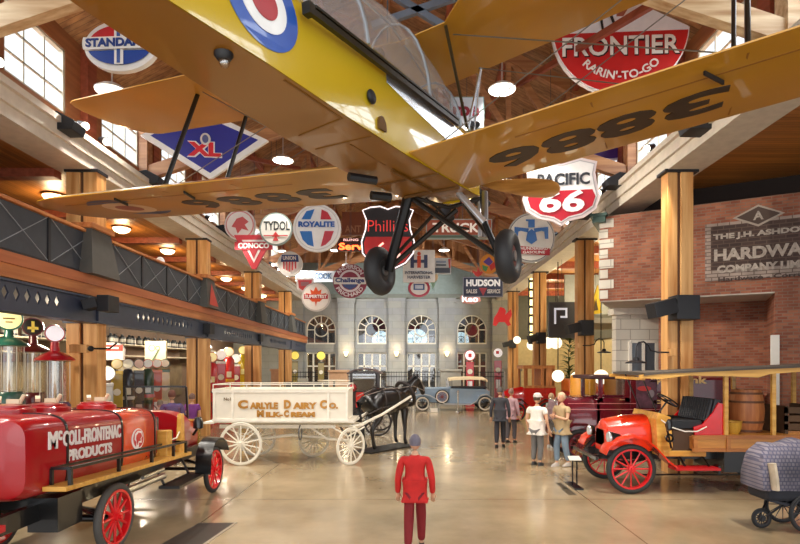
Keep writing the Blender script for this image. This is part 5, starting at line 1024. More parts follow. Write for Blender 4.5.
b = MB(); 
for z in (1.36, 1.22): b.box((lx(568), -.008, z), (lx(735), 0, z+.014))
b.build('pin_stripes', M('C87878', .4), pv); MB().bar((lx(619), -.03, 1.46), (lx(624), -.03, 1.46), .025).build('door_handle', CHROME, pv)
MB().loft([[(x, W_/2+w_*u, z0+(z1-z0)*v) for u, v in ((-1, 0), (1, 0), (1, .7), (.6, .95), (0, 1), (-.6, .95), (-1, .7))] for x, w_, z0, z1 in ((lx(563), .38, .55, 1.42), (lx(566), .42, .5, 1.5), (lx(598), .56, .5, 1.56))]).build('bonnet', MR, pv, True)
MB().box((lx(560), .28, .6), (lx(563), W_-.28, 1.42)).build('radiator_grille', CHROME, pv, bev=.02)
for x in (lx(580), lx(712)):
    for y in (.0, W_): wheel(pv, (x, y, .38), .38, .12, 12, M('6A1420', .4), RUBBER, sw=.02)
for x in (lx(580),):
    for y in (-.1, W_-.1): MB().loft([[(x+q, y, z-.02), (x+q, y+.22, z-.02), (x+q, y+.22, z+.02), (x+q, y, z+.02)] for q, z in ((-.5, .5), (-.42, .75), (-.15, .88), (.15, .88), (.4, .7), (.55, .42))]).build('front_fender', M('4A0A16', .25, coat=.8), pv, True)
b = MB(); 
for y in (.15, W_-.15): b.tube([(lx(561), y, 1.12), (lx(568), y, 1.12)], [.12, .06], 14)
b.build('headlamp', CHROME, pv, True)
MB().box((lx(600), 0, .42), (lx(690), W_, .52)).build('chassis', BLK, pv)
for s_, x0, x1, py, h in (('Supe', 650, 664, 380, .2), ('Bank', 676, 707, 380, .17), ('Co', 664, 684, 391, .19), ('coal', 653, 680, 401, .13)):
    text(s_, M('E0BC7C', .5), pv, ((lx(x0)+lx(x1))/2, -.008, EYE-(py-366)*vk), (x1-x0)*vk, h, .008, .03)
ps = MB().box((lx(636), -.012, 1.26), (lx(657), -.002, 1.93)).build('picture_panel', M('5A3A48', .5, var=.5, sc=9), pv)
MB().plate(circ(lx(644), 1.72, .16, .06), -.02, -.012).build('red_picture_shape', M('B83A3A', .5), pv); MB().plate(circ(lx(651), 1.6, .07, .09), -.02, -.012).build('grey_picture_shape', M('8A8088', .5), pv)
e_ = empty('yellow_drum', (vx(613), VY+2.2, 0), 0, 'yellow-orange drum seen through the maroon van window', 'drum'); MB().lathe([(.32, 0), (.34, .05), (.34, 1.9), (.3, 2.0), (0, 2.0)], n=24).build('shell', M('D08A1C', .4), e_, True); MB().torus((0, 0, 1.0), .34, .02, 'z', 24, 6).build('rolling_hoop', M('B87818', .4), e_, True)
# ---------------------------------------------------------------- pale blue touring car, far, heading left
BL = M('8FA8C0', .2, var=.03, coat=.9); ck = 26.6/FOC; cx0 = (414-410)*ck
tc_ = empty('touring_car', (cx0, 26.6, 0), 0, 'pale blue vintage touring car with tan soft top in front of the far wall', 'car'); k_ = lambda px: (px-414)*ck
def sec(x, z0, z1, w0, w1): return [(x, .72-w0, z0), (x, .72+w0, z0), (x, .72+w1, z1-.06), (x, .72+w1*.6, z1), (x, .72-w1*.6, z1), (x, .72-w1, z1-.06)]
MB().loft([sec(k_(415), .5, 1.05, .26, .28), sec(k_(420), .45, 1.15, .3, .33), sec(k_(447), .4, 1.2, .52, .5), sec(k_(452), .4, 1.22, .62, .62)]).build('bonnet', BL, tc_, True)
b = MB(); b.loft([sec(k_(450), .38, 1.18, .62, .66), sec(k_(470), .36, 1.15, .66, .7), sec(k_(484), .4, 1.14, .66, .7), sec(k_(490), .5, 1.05, .55, .6)]); b.build('body', BL, tc_, True)
MB().box((k_(451), .1, 1.13), (k_(487), 1.34, 1.2)).build('dark_interior', M('2A2E3A', .6), tc_, bev=.02)
MB().loft([[(x, .05, z-.06), (x, 1.39, z-.06), (x, 1.3, z+.04), (x, .72, z+.1), (x, .14, z+.04)] for x, z in ((k_(449), 1.56), (k_(455), 1.6), (k_(470), 1.63), (k_(484), 1.6), (k_(488), 1.5))]).build('soft_top', M('D6C4A0', .8), tc_, True)
for x in (k_(452), k_(469), k_(486)):
    for y in (.08, 1.36): MB().bar((x, y, 1.15), (x, y, 1.56), .03).build('top_support', BLK, tc_)
for y in (.0, 1.44):
    for x in (k_(422.5), k_(485)): wh = wheel(tc_, (x, y, .37), .37, .11, 10, M('2E2A2C', .4), M('1A1A1C', .6), sw=.02); MB().torus((0, -.05 if y < 1 else .05, 0), .3, .042, 'y', 28, 6, .5).build('white_wall', M('E8E4DA', .5), wh, True)
    MB().loft([[(k_(px_), y-.15, z-.02), (k_(px_), y+.15, z-.02), (k_(px_), y+.15, z+.02), (k_(px_), y-.15, z+.03)] for px_, z in ((412, .5), (415, .78), (422, .86), (430, .78), (438, .55), (445, .36), (470, .32), (476, .5), (480, .78), (486, .84), (492, .66), (493, .45))]).build('fender', M('C4CCD4', .25, coat=.8), tc_, True)
sw_ = wheel(tc_, (k_(442), -.1, .72), .36, .11, 10, M('8A3A3A', .4), M('1A1A1C', .6), sw=.02, name='spare_wheel'); MB().torus((0, -.04, 0), .28, .035, 'y', 28, 6, .5).build('white_wall', M('E8E4DA', .5), sw_, True)
b = MB(); b.bar((k_(411), -.1, .42), (k_(411), 1.54, .42), .05, .08); b.build('bumper', CHROME, tc_)
for y in (.25, 1.2): MB().tube([(k_(413.5), y, .95), (k_(417), y, .95)], [.13, .07], 14).build('headlamp', CHROME, tc_, True)
b = MB(); b.bar((k_(449), .1, 1.2), (k_(447.5), .1, 1.55), .03); b.bar((k_(449), 1.34, 1.2), (k_(447.5), 1.34, 1.55), .03); b.bar((k_(447.5), .1, 1.55), (k_(447.5), 1.34, 1.55), .03); b.build('windscreen_frame', CHROME, tc_)
# ---------------------------------------------------------------- red truck with wooden cab, far right
rt = empty('old_red_truck', ((510-410)*21.5/FOC, 21.5, 0), 0, 'old red truck with varnished wooden cab, far right behind the visitors', 'truck'); rk = 21.5/FOC; q_ = lambda px: (px-510)*rk
MB().loft([[(q_(px), .6+w_*u, z0+(z1-z0)*v) for u, v in ((-1, 0), (1, 0), (1, .7), (.5, 1), (-.5, 1), (-1, .7))] for px, w_, z0, z1 in ((506, .3, .6, 1.2), (511, .36, .55, 1.3), (524, .45, .55, 1.4))]).build('bonnet', RED, rt, True)
MB().box((q_(524), 0, .5), (q_(556), 1.2, 1.4)).build('cab_body', RED, rt, bev=.03)
b = MB(); 
for px in (525, 533, 545, 553): b.box((q_(px)-.04, 0, 1.4), (q_(px)+.04, .06, 2.2)); b.box((q_(px)-.04, 1.14, 1.4), (q_(px)+.04, 1.2, 2.2))
b.box((q_(523), -.03, 2.14), (q_(555), 1.23, 2.28)); b.box((q_(541), 0, 1.35), (q_(555), 1.2, 2.2)); b.box((q_(524), -.02, 1.36), (q_(555), .04, 1.46)); b.build('wooden_cab', wood('cab_wood', '9A5A2A', 'BC7C42', 2), rt, bev=.01)
for px in (516, 548):
    for y in (0, 1.2): wheel(rt, (q_(px), y, .4), .4, .1, 10, RED, RUBBER, sw=.02)
    MB().loft([[(q_(px)+d, -.12, z), (q_(px)+d, .12, z), (q_(px)+d, .12, z+.03), (q_(px)+d, -.12, z+.03)] for d, z in ((-.5, .45), (-.42, .72), (-.15, .9), (.2, .9), (.45, .65))]).build('fender', BLK, rt, True)
MB().box((q_(506), .1, .42), (q_(556), 1.1, .55)).build('chassis', BLK, rt); MB().tube([(q_(505), .1, .95), (q_(508), .1, .95)], [.12, .06], 12).build('headlamp', BRASS, rt, True)
ow = empty('hose_wagon', (6.15, 20.6, 0), 0, 'orange and red wooden wagon body parked behind the old red truck', 'wagon'); z_ = lambda px: (px-557)*22.2/FOC
MB().box((0, 0, 1.25), (1.5, 1.1, 1.75)).build('orange_body', M('C8641E', .35, var=.2, coat=.4), ow, bev=.03); MB().box((-.02, -.02, .55), (1.5, 1.12, 1.25)).build('red_side', M('A81018', .3, coat=.5), ow, bev=.02); 
for px in (562, 577):
    for y in (-.05, 1.15): wheel(ow, (.35 if px < 570 else 1.15, y, .45), .45, .06, 12, M('B8281E', .4), RUBBER, sw=.02)
# ---------------------------------------------------------------- black buggy behind the milk wagon
bg_ = empty('covered_buggy', (P(350, 400, 17.2).x, 17.2, 0), 0, 'black covered buggy with a wide window and red front panel behind the milk wagon', 'buggy'); bk = 17.2/FOC; u_ = lambda px: (px-350)*bk
b = MB(); 
b.box((0, 0, .75), (u_(378), .08, 1.45)); b.box((0, 0, 2.0), (u_(379), 1.2, 2.08)); b.box((0, 0, 1.4), (.07, .07, 2.05)); b.box((u_(377), 0, 1.4), (u_(379), .07, 2.05)); b.box((0, 1.13, .75), (u_(378), 1.2, 2.05)); b.build('carriage_body', M('2A1E1E', .35, coat=.4), bg_, bev=.01)
MB().loft([[(x, -.05, z), (x, 1.25, z), (x, 1.25, z+.05), (x, -.05, z+.05)] for x, z in ((-.1, 1.98), (.15, 2.1), (.45, 2.13), (.75, 2.1), (1.0, 1.98))]).build('arched_roof', M('5A4A48', .5), bg_, True)
MB().box((.1, .02, 1.45), (.82, .04, 2.0)).build('window_pane', glass('buggy_glass', (.7, .72, .74), .03, .8), bg_)
MB().box((u_(356), -.06, .9), (u_(364), -.0, 1.4)).build('red_panel', M('C8261C', .3, coat=.5), bg_, bev=.02); MB().ball((.1, -.1, 1.55), .12).build('red_lamp', M('A81820', .3), bg_, True)
for x in (.1, .9):
    for y in (-.1, 1.3): wheel(bg_, (x, y, .45), .45, .04, 12, M('2A2020', .4), RUBBER, sw=.015)
MB().box((0, .1, .6), (.95, 1.1, .76)).build('undercarriage', BLK, bg_)
# ================================================================ FUEL PUMPS
def gpump(x, y, h, style, body, trim, globe, label, gr=.19, face='F4EFE0', glow=.4, group='old fuel pumps under the left balcony', mark=None, w_=.2):
    e = empty('fuel_pump', (x, y, 0), 0, label, 'fuel pump', group); bm_, tm = M(body, .3, coat=.6), M(trim, .3, coat=.6)
    if style == 'visible':
        MB().lathe([(w_*1.15, 0), (w_*1.2, .08), (w_*.85, .16), (w_*.75, .9), (w_*.8, h*.36), (w_*.95, h*.38), (w_*.95, h*.48), (w_*.8, h*.5), (0, h*.5)], n=24).build('pump_body', bm_, e, True)
        g0, g1 = h*.5, h*.765
        MB().lathe([(w_*.78, g0), (w_*.78, g1)], n=28).b.free()
        b = MB(); vs = []; n = 24
        b.loft([[(w_*.78*cos(2*pi*i/n), w_*.78*sin(2*pi*i/n), z) for i in range(n)] for z in (g0, g1)], cap=False).build('glass_cylinder', glass('pump_glass', (.95, .93, .85), .05, .78), e, True)
        b = MB()
        for i in range(6): b.tube([(w_*.86*cos(i*pi/3), w_*.86*sin(i*pi/3), g0), (w_*.86*cos(i*pi/3), w_*.86*sin(i*pi/3), g1)], .008, 6)
        b.build('guard_rods', M('B9B4A4', .3, .8), e, True); MB().tube([(0, 0, g0), (0, 0, g1)], .02, 8).build('gauge_rod', M('D9D0B0', .5), e, True)
        MB().lathe([(w_*.9, g1), (w_*1.25, g1+.02), (w_*1.1, g1+.07), (w_*.6, g1+.16), (w_*.3, g1+.2), (w_*.25, h-gr*2), (0, h-gr*2)], n=26).build('lid', tm, e, True)
    elif style == 'slim':
        MB().box((-w_*.9, -w_*.75, 0), (w_*.9, w_*.75, .1)).box((-w_*.75, -w_*.6, .1), (w_*.75, w_*.6, h-gr*2-.12)).build('pump_body', bm_, e, bev=.02)
        MB().box((-w_*.8, -w_*.65, h-gr*2-.16), (w_*.8, w_*.65, h-gr*2-.06)).build('top_trim', tm, e, bev=.02)
        MB().lathe([(.0, 0), (w_*.5, 0), (w_*.5, .02), (0, .02)], (0, -w_*.6-.02, h*.62), 18, 'y').build('gauge_dial', M('E8E2D0', .4), e)
        MB().box((-w_*.45, -w_*.63, h*.3), (w_*.45, -w_*.6, h*.45)).build('front_plate', M(face, .4), e)
    else:
        MB().lathe([(w_*1.1, 0), (w_*1.1, .08), (w_*.8, .14), (w_*.7, h*.5), (w_*.9, h*.52), (w_*.9, h-gr*2-.15), (w_*.5, h-gr*2-.02), (0, h-gr*2)], n=22).build('pump_body', bm_, e, True)
        MB().lathe([(w_*.92, h*.52), (w_*.98, h*.54), (w_*.92, h*.56), (w_*.92, h*.52)], n=22).build('body_band', tm, e, True); MB().box((-w_*.4, -w_*.95, h*.58), (w_*.4, -w_*.85, h*.66)).build('name_plate', M(face, .4), e)
    MB().tube([(w_*.8, -.05, h*.42), (w_*1.3, -.08, h*.38), (w_*1.5, -.1, h*.2), (w_*1.2, -.1, .25), (w_*.9, -.05, h*.3)], .016, 6).build('hose', M('1A1A1A', .6), e, True)
    zc = h-gr
    MB().lathe([(gr*.3, -.05), (gr, -.06), (gr*1.04, 0), (gr, .06), (gr*.3, .05)], (0, 0, zc), 26, 'y').build('globe_rim', tm, e, True)
    MB().lathe([(0, -.075), (gr*.6, -.072), (gr*.88, -.06), (gr*.88, -.04), (0, -.04)], (0, 0, zc), 26, 'y').build('globe_face', M(face, .4, glow=glow), e, True)
    if mark:
        for (u, v, a_, c_) in mark[1:]: MB().box((u*gr-a_*gr, -.085, zc+v*gr-c_*gr), (u*gr+a_*gr, -.076, zc+v*gr+c_*gr)).build('globe_mark', M(mark[0], .4), e)
    e.rotation_euler = (0, 0, math.atan2(x, -y)+pi if False else math.atan2(-x, y)*-1*-1)
    return e
def gp(px, Y, ytop, *a, **k): c = P(px, ytop, Y); return gpump(c.x, Y, c.z, *a, **k)
gp(9, 10.9, 307, 'visible', '2E5A50', '2A6A5A', None, 'tall visible-glass fuel pump, green with a cream globe, at the left edge', gr=.24, face='F2E8A8', w_=.29, mark=('8A6A2A', (0, 0, .4, .06), (0, -.3, .25, .05)))
gp(33, 11.9, 318, 'visible', '5A1018', '5E1218', None, 'tall visible-glass fuel pump with dark red lid and a gold cross globe', gr=.2, face='1A1410', glow=0, w_=.31, mark=('F0D860', (0, 0, .14, .6), (0, -.15, .5, .14)))
gp(55, 10.6, 325, 'visible', '2A2A5E', 'B01020', None, 'tall visible-glass fuel pump with bright red lid and white globe beside the column', gr=.17, face='F6EEF0', w_=.29)
rowp = [(117, 'slim', 'B89A1C', 'C8A828', 'D8C8A0', 'yellow pump, first of the row of small pumps beyond the first column'), (128, 'round', '1E2838', 'B8B8B8', 'E8E4D0', 'navy pump, second of the row of small pumps'), (139, 'slim', '16181A', '3A3A3A', 'D8B8A8', 'black pump, third of the row of small pumps'), (148, 'round', '2E4A38', 'C83A3A', 'F6F0E8', 'dark green pump with red collar and bright white globe, fourth of the row'), (157, 'slim', 'C84A1E', 'D86A3A', 'F0ECE0', 'orange pump, fifth of the row of small pumps'), (165, 'slim', 'D0CDA8', '2E5A3A', 'E8E4D0', 'cream pump with green rim, last of the row of small pumps')]
for i, (px, st_, b_, t_, f_, l_) in enumerate(rowp): gp(px, 15.0+.5*i, 359, st_, b_, t_, None, l_, gr=.14, face=f_, glow=.12, w_=.19)
gp(107, 14.6, 366, 'slim', 'C8CCD0', 'D8D8D8', None, 'pale grey pump with a glowing white globe right beside the first column', gr=.2, face='FFFBE8', glow=1.2, w_=.2)
far_ = [(205, 19.6, 342, 'round', '9A1216', 'E8E0E0', 'F4EEEE', 'slim red pump with an oval white globe just right of the second column'), (212, 20.7, 352, 'round', 'C01A1A', 'C01A1A', 'E8D8A0', 'red pump beyond the second column with a cream globe'), (221, 21.7, 350, 'slim', 'B81820', 'E8E8E0', 'F8F0E8', 'red pump with white collar, middle of the far red group'), (229, 22.6, 347, 'round', 'D02018', 'D8A018', 'F0E8C8', 'bright red pump with yellow collar in the far group'), (236, 24.2, 354, 'slim', 'A01018', 'F0F0F0', 'F8F4F0', 'dark red pump near the yellow one in the far group'), (243, 25.4, 346, 'round', 'D8B818', 'D8B818', 'F8F0A8', 'yellow pump, rightmost of the far group')]
for (px, Y, yt, st_, b_, t_, f_, l_) in far_: gp(px, Y, yt, st_, b_, t_, None, l_, gr=.2, face=f_, glow=.25, w_=.24)
gp(295, 30.9, 351, 'slim', '8A7A3A', '6A5A1A', None, 'pump with a yellow dial globe above the dark counter, left of the far wall', gr=.26, face='E8D060', glow=.3, group='far pumps by the end wall', w_=.22)
gp(321, 29.5, 351, 'slim', '8A7A3A', '3A3A1A', None, 'pump with a yellow dial globe in front of the leftmost arched window', gr=.26, face='E8D060', glow=.3, group='far pumps by the end wall', w_=.22)
gp(470, 29.6, 350, 'slim', 'B01A20', 'B01A20', None, 'red pump with round white globe left of the blue car top', gr=.3, face='F4F0F0', glow=.3, mark=('C02A2A', (0, 0, .3, .35)), group='far pumps by the end wall', w_=.28)
gp(498, 30.4, 348, 'slim', 'B01A20', '8A8A80', None, 'red pump with round white globe beside the far right column', gr=.28, face='F4F0F0', glow=.3, mark=('C02A2A', (-.1, .1, .3, .3)), group='far pumps by the end wall', w_=.28)
e = empty('crash_helmet_post', P(178, 265, 16.0), 0, 'white-topped slim red fuel pump standing on the balcony behind the railing', 'fuel pump'); e.name = 'balcony_fuel_pump'; e.location.z = 4.08; e.location.x = -7.45; e.location.y = 17.0*1.0 if False else 15.9
MB().lathe([(.1, 0), (.1, .05), (.06, .1), (.05, 1.05), (.08, 1.1), (.0, 1.12)], n=16).build('pump_body', RED, e, True); MB().ball((0, 0, 1.26), (.13, .13, .17)).build('globe', M('E4E0DC', .4, glow=.3), e, True)
# ---------------------------------------------------------------- shelves with oil cans under the balcony
sh = empty('oil_can_shelf', (-10.3, 19, 0), 0, 'long high shelf along the back wall under the left balcony', 'shelf'); 
for z in (3.0, 2.6): MB().box((-.5, -9, z), (.1, 9, z+.04)).build('shelf_board', M('C9BFA8', .6), sh)
for i in range(7): MB().box((-.5, -9+3*i-.03, 2.4), (.1, -9+3*i+.03, 3.04)).build('bracket', M('6A5A48', .6), sh)
proto = empty('oil_can', (-10.35, 10.3, 3.04), 0, 'small dark round oil can standing on the long high shelf under the left balcony', 'can', 'oil cans on the high shelf')
MB().lathe([(.1, 0), (.1, .24), (.04, .3), (.04, .34), (0, .34)], n=12).build('can_body', M('33373C', .4, .3), proto, True); MB().lathe([(.103, .06), (.103, .18)], n=12).build('paper_band', M('A8A498', .5), proto, True)
for i in range(1, 44): copy_tree(proto, None, (-10.35+.04*(i % 3), 10.3+.4*i, 3.04))
for i in range(5):
    y = 11.5+3.2*i
    sbox('trim_%d' % (20+i), (-10.98, y-1.2, .9), (-10.9, y+1.2, 2.35), M(['B8AE98', 'A89C80', '8A3A2A', 'C0B8A0', '6A5A40'][i], .6, var=.3, sc=3))
for i in range(6): lamp('aisle_fill_left', (-8.9, 9.5+4*i, 3.3), 130, (1, .86, .65), .2)  # added fill without fixtures, brightens the space under the balcony
for i in range(4): lamp('aisle_fill_right', (8.2, 18.5+4*i, 5.2), 170, (1, .85, .55), .25)  # added fill without fixtures, brightens the right aisle
# lit globes, plant, cabinet in the right aisle
for k, (px, py, Y, r) in enumerate(((532, 345, 26, .26), (548, 343, 27.5, .3), (556, 343, 26.5, .3), (558, 376, 21, .24), (577, 378, 19.7, .24), (517, 340, 28, .2), (601, 377, 18.6, .26))):
    c = P(px, py, Y); e = empty('globe_lamp', c, 0, ['round glowing globe between the third and fourth right columns', 'left one of the two glowing globes right of the third column', 'right one of the two glowing globes right of the third column', 'white globe above the old red truck cab', 'white globe left of the second right column, low', 'small glowing globe by the farthest right column', 'white globe just right of the second right column, low'][k], 'lamp', 'globe lamps in the right aisle')
    MB().ball((0, 0, 0), r).build('globe', M('FFF4D8', .4, glow=.9), e, True); MB().tube([(0, 0, r*.9), (0, 0, (ZS+.3 if Y > 0 else 0)-c.z)], .02, 6).build('stem', IRON, e)
e = empty('potted_plant', (6.75, 22.75, 0), 0, 'tall dark green leafy plant in the right aisle behind the second column', 'plant'); MB().lathe([(.2, 0), (.28, .5), (.25, .5), (.2, .1), (0, .1)], n=18).build('pot', M('6A4A3A', .7), e, True); MB().tube([(0, 0, .3), (.05, 0, 2.0), (0, 0, 3.0)], [.05, .02], 6) if False else MB().tube([(0, 0, .3), (.05, 0, 1.8), (0, 0, 3.0)], [.05, .04, .01], 6).build('trunk', M('5A4A2A', .8), e, True)
b = MB(); rnd = random.Random(3)
for i in range(130):
    z = 1.2+2.3*rnd.random(); a = rnd.random()*6.28; l = .35+.3*rnd.random(); p = Vector((.04, 0, z)); q = p+Vector((cos(a)*l, sin(a)*l, .25*rnd.random())); s = (q-p).cross(Vector((0, 0, 1))).normalized()*.05; m_ = (p+q)/2+Vector((0, 0, .06))
    b._add([p, m_+s, q, m_-s, m_-Vector((0, 0, .01))], [(0, 1, 2, 4), (0, 4, 2, 3)])
b.build('leaves', M('3A5A2A', .6, var=.25), e)
sbox('wall_grey_panel_right', (P(566, 0, 24).x, 24.2, 4.6), (10.4, 24.3, 6.4), M('8A8C88', .6)); sbox('wall_loft_right', (6.3, 20.5, 3.9), (10.4, 24.2, 4.1), M('8F8C84', .6))
# stone pedestals and iron fences before the far wall
for k, (px0, px1, y_, m_) in enumerate(((329, 347, 370, 'C09A78'), (441, 461, 369, '9A968A'), (505, 521, 369, '8A867A'), (271, 286, 369, 'A8826A'))):
    a_, c_ = P(px0, y_, 29.5), P(px1, y_, 29.5); b = MB(); b.box((a_.x, 29.5, 0), (c_.x, 30.3, a_.z-.12)); b.box((a_.x-.06, 29.44, a_.z-.12), (c_.x+.06, 30.36, a_.z)); b.box((a_.x-.05, 29.45, 0), (c_.x+.05, 30.35, .25)); struct('trim_%d' % (30+k), b, M(m_, .8, bump=.3))
def fence(px0, px1, label):
    a_, c_ = P(px0, 370, 29.9), P(px1, 370, 29.9); e = empty('iron_fence', (a_.x, 29.9, 0), 0, label, 'fence', 'black iron fences'); w_ = c_.x-a_.x; z = 1.9
    for zz in (z, z-.25, .2): MB().bar((0, 0, zz), (w_, 0, zz), .04).build('rail', BLK, e)
    b = MB(); n = max(3, int(w_/.14))
    for i in range(n+1): b.tube([(w_*i/n, 0, 0), (w_*i/n, 0, z+.05)], .01, 4)
    b.build('bars', BLK, e)
fence(288, 328, 'black iron fence between the two left stone pedestals'); fence(348, 440, 'long black iron fence between the middle stone pedestals'); fence(462, 504, 'black iron fence behind the blue car')
e = empty('dark_counter', (P(303, 385, 27.5).x, 27.5, 0), 0, 'dark counter with papers behind the milk wagon at left', 'counter'); MB().box((-.9, 0, 0), (.9, .8, 1.3)).build('cabinet', M('2E2A2A', .5), e, bev=.02); MB().box((-1.0, -.1, 1.3), (1.0, .9, 1.42)).build('worktop', M('3E3632', .4), e); MB().box((-.3, .1, 1.42), (.2, .4, 1.6)).build('papers', M('B8B8AC', .6), e)
e = empty('cafe_table', P(334, 381, 24.5), 0, 'white-topped table seen over the milk wagon top rail', 'table'); e.location.z = 0; zt_ = P(334, 381, 24.5).z
MB().lathe([(.75, zt_), (.75, zt_+.04), (0, zt_+.04)], n=26).build('tabletop', M('E8DEC8', .5), e, True); MB().lathe([(.3, 0), (.3, .03), (.05, .06), (.05, zt_), (0, zt_)], n=16).build('pedestal', BLK, e, True)
e = empty('chrome_post', (P(458, 400, 25.8).x, 25.8, 0), 0, 'thin chrome rope post in front of the blue car', 'post'); MB().lathe([(.16, 0), (.15, .04), (.03, .06), (.03, 1.0), (.05, 1.05), (0, 1.08)], n=14).build('post_body', CHROME, e, True); MB().box((-.1, -.02, .98), (.1, .02, 1.0)).build('cap_plate', CHROME, e)
e = empty('info_card', (P(434, 410, 25.9).x, 25.9, 0), 0, 'small white information card on the floor before the blue car', 'card'); MB().cbox((0, 0, .1), (.35, .04, .2), (radians(-20), 0, 0)).build('card', WHITE, e); MB().box((-.1, .0, 0), (.1, .08, .06)).build('foot', DARK, e)
# low stanchion beside the delivery truck
e = empty('label_stand', (P(575, 0, 9.9).x, 9.95, 0), 0, 'low steel label stand with pale card in front of the orange-red truck', 'stand'); MB().box((-.08, -.3, 0), (.08, .3, .03)).build('base', BLK, e); MB().tube([(-.03, 0, 0), (-.03, 0, .5)], .014, 6).build('upright', IRON, e); MB().tube([(.05, 0, 0), (.05, 0, .5)], .014, 6).build('upright', IRON, e); MB().cbox((0, -.02, .53), (.22, .16, .015), (radians(20), 0, 0)).build('label_card', M('C9C4B8', .4), e)
# floor hatch lower left and small floor plates
fh = empty('floor_hatch', (0, 0, .0), 0, 'dark rectangular floor hatch with a pale metal edge at the lower left', 'floor hatch')
def fl(px, py): Y = FOC*EYE/(py-366); return Vector(((px-410)*Y/FOC, Y, 0))
q = [fl(160, 545), fl(204, 545), fl(236, 523), fl(199, 523)]
MB()._add([(p.x, p.y, .004) for p in q]+[(p.x, p.y, .001) for p in q], [(0, 1, 2, 3), (4, 5, 6, 7)]).build('hatch_plate', M('3E3A34', .35), fh); MB().bar((q[1].x, q[1].y, .006), (q[2].x, q[2].y, .006), .04, .01).build('metal_edge', M('B8AC98', .4, .5), fh)
for k, (a_, c_) in enumerate((((556, 483), (566, 489)), ((560, 488), (574, 495)))):
    p, r_ = fl(*a_), fl(*c_); o = MB().box((p.x, r_.y, 0), (r_.x+.05, p.y, .004)).build('floor_plate', M('4A4234', .4), None); tag(o, ['small dark square plate in the floor beside the label stand, farther one', 'small dark square plate in the floor beside the label stand, nearer one'][k], 'floor plate', 'floor plates')
# ================================================================ FIGURES
def skin(verts, edges, radii, sub=2, extra=None):
    me = bpy.data.meshes.new('s'); me.from_pydata([Vector(v) for v in verts], edges, []); o = bpy.data.objects.new('s', me); COL.objects.link(o)
    md = o.modifiers.new('skin', 'SKIN'); md.use_smooth_shade = True
    if not me.skin_vertices: me.skin_vertices.new() if hasattr(me.skin_vertices, 'new') else None
    bm = bmesh.new(); bm.from_mesh(me); ly = bm.verts.layers.skin.verify()
    bm.verts.ensure_lookup_table()
    for i, v in enumerate(bm.verts):
        r = radii[i]; v[ly].radius = r if isinstance(r, tuple) else (r, r); v[ly].use_root = (i == 0)
    bm.to_mesh(me); bm.free()
    s = o.modifiers.new('sub', 'SUBSURF'); s.levels = sub; s.render_levels = sub
    dg = bpy.context.evaluated_depsgraph_get(); dg.update(); r = bpy.data.meshes.new_from_object(o.evaluated_get(dg))
    bpy.data.objects.remove(o); bpy.data.meshes.remove(me); return r
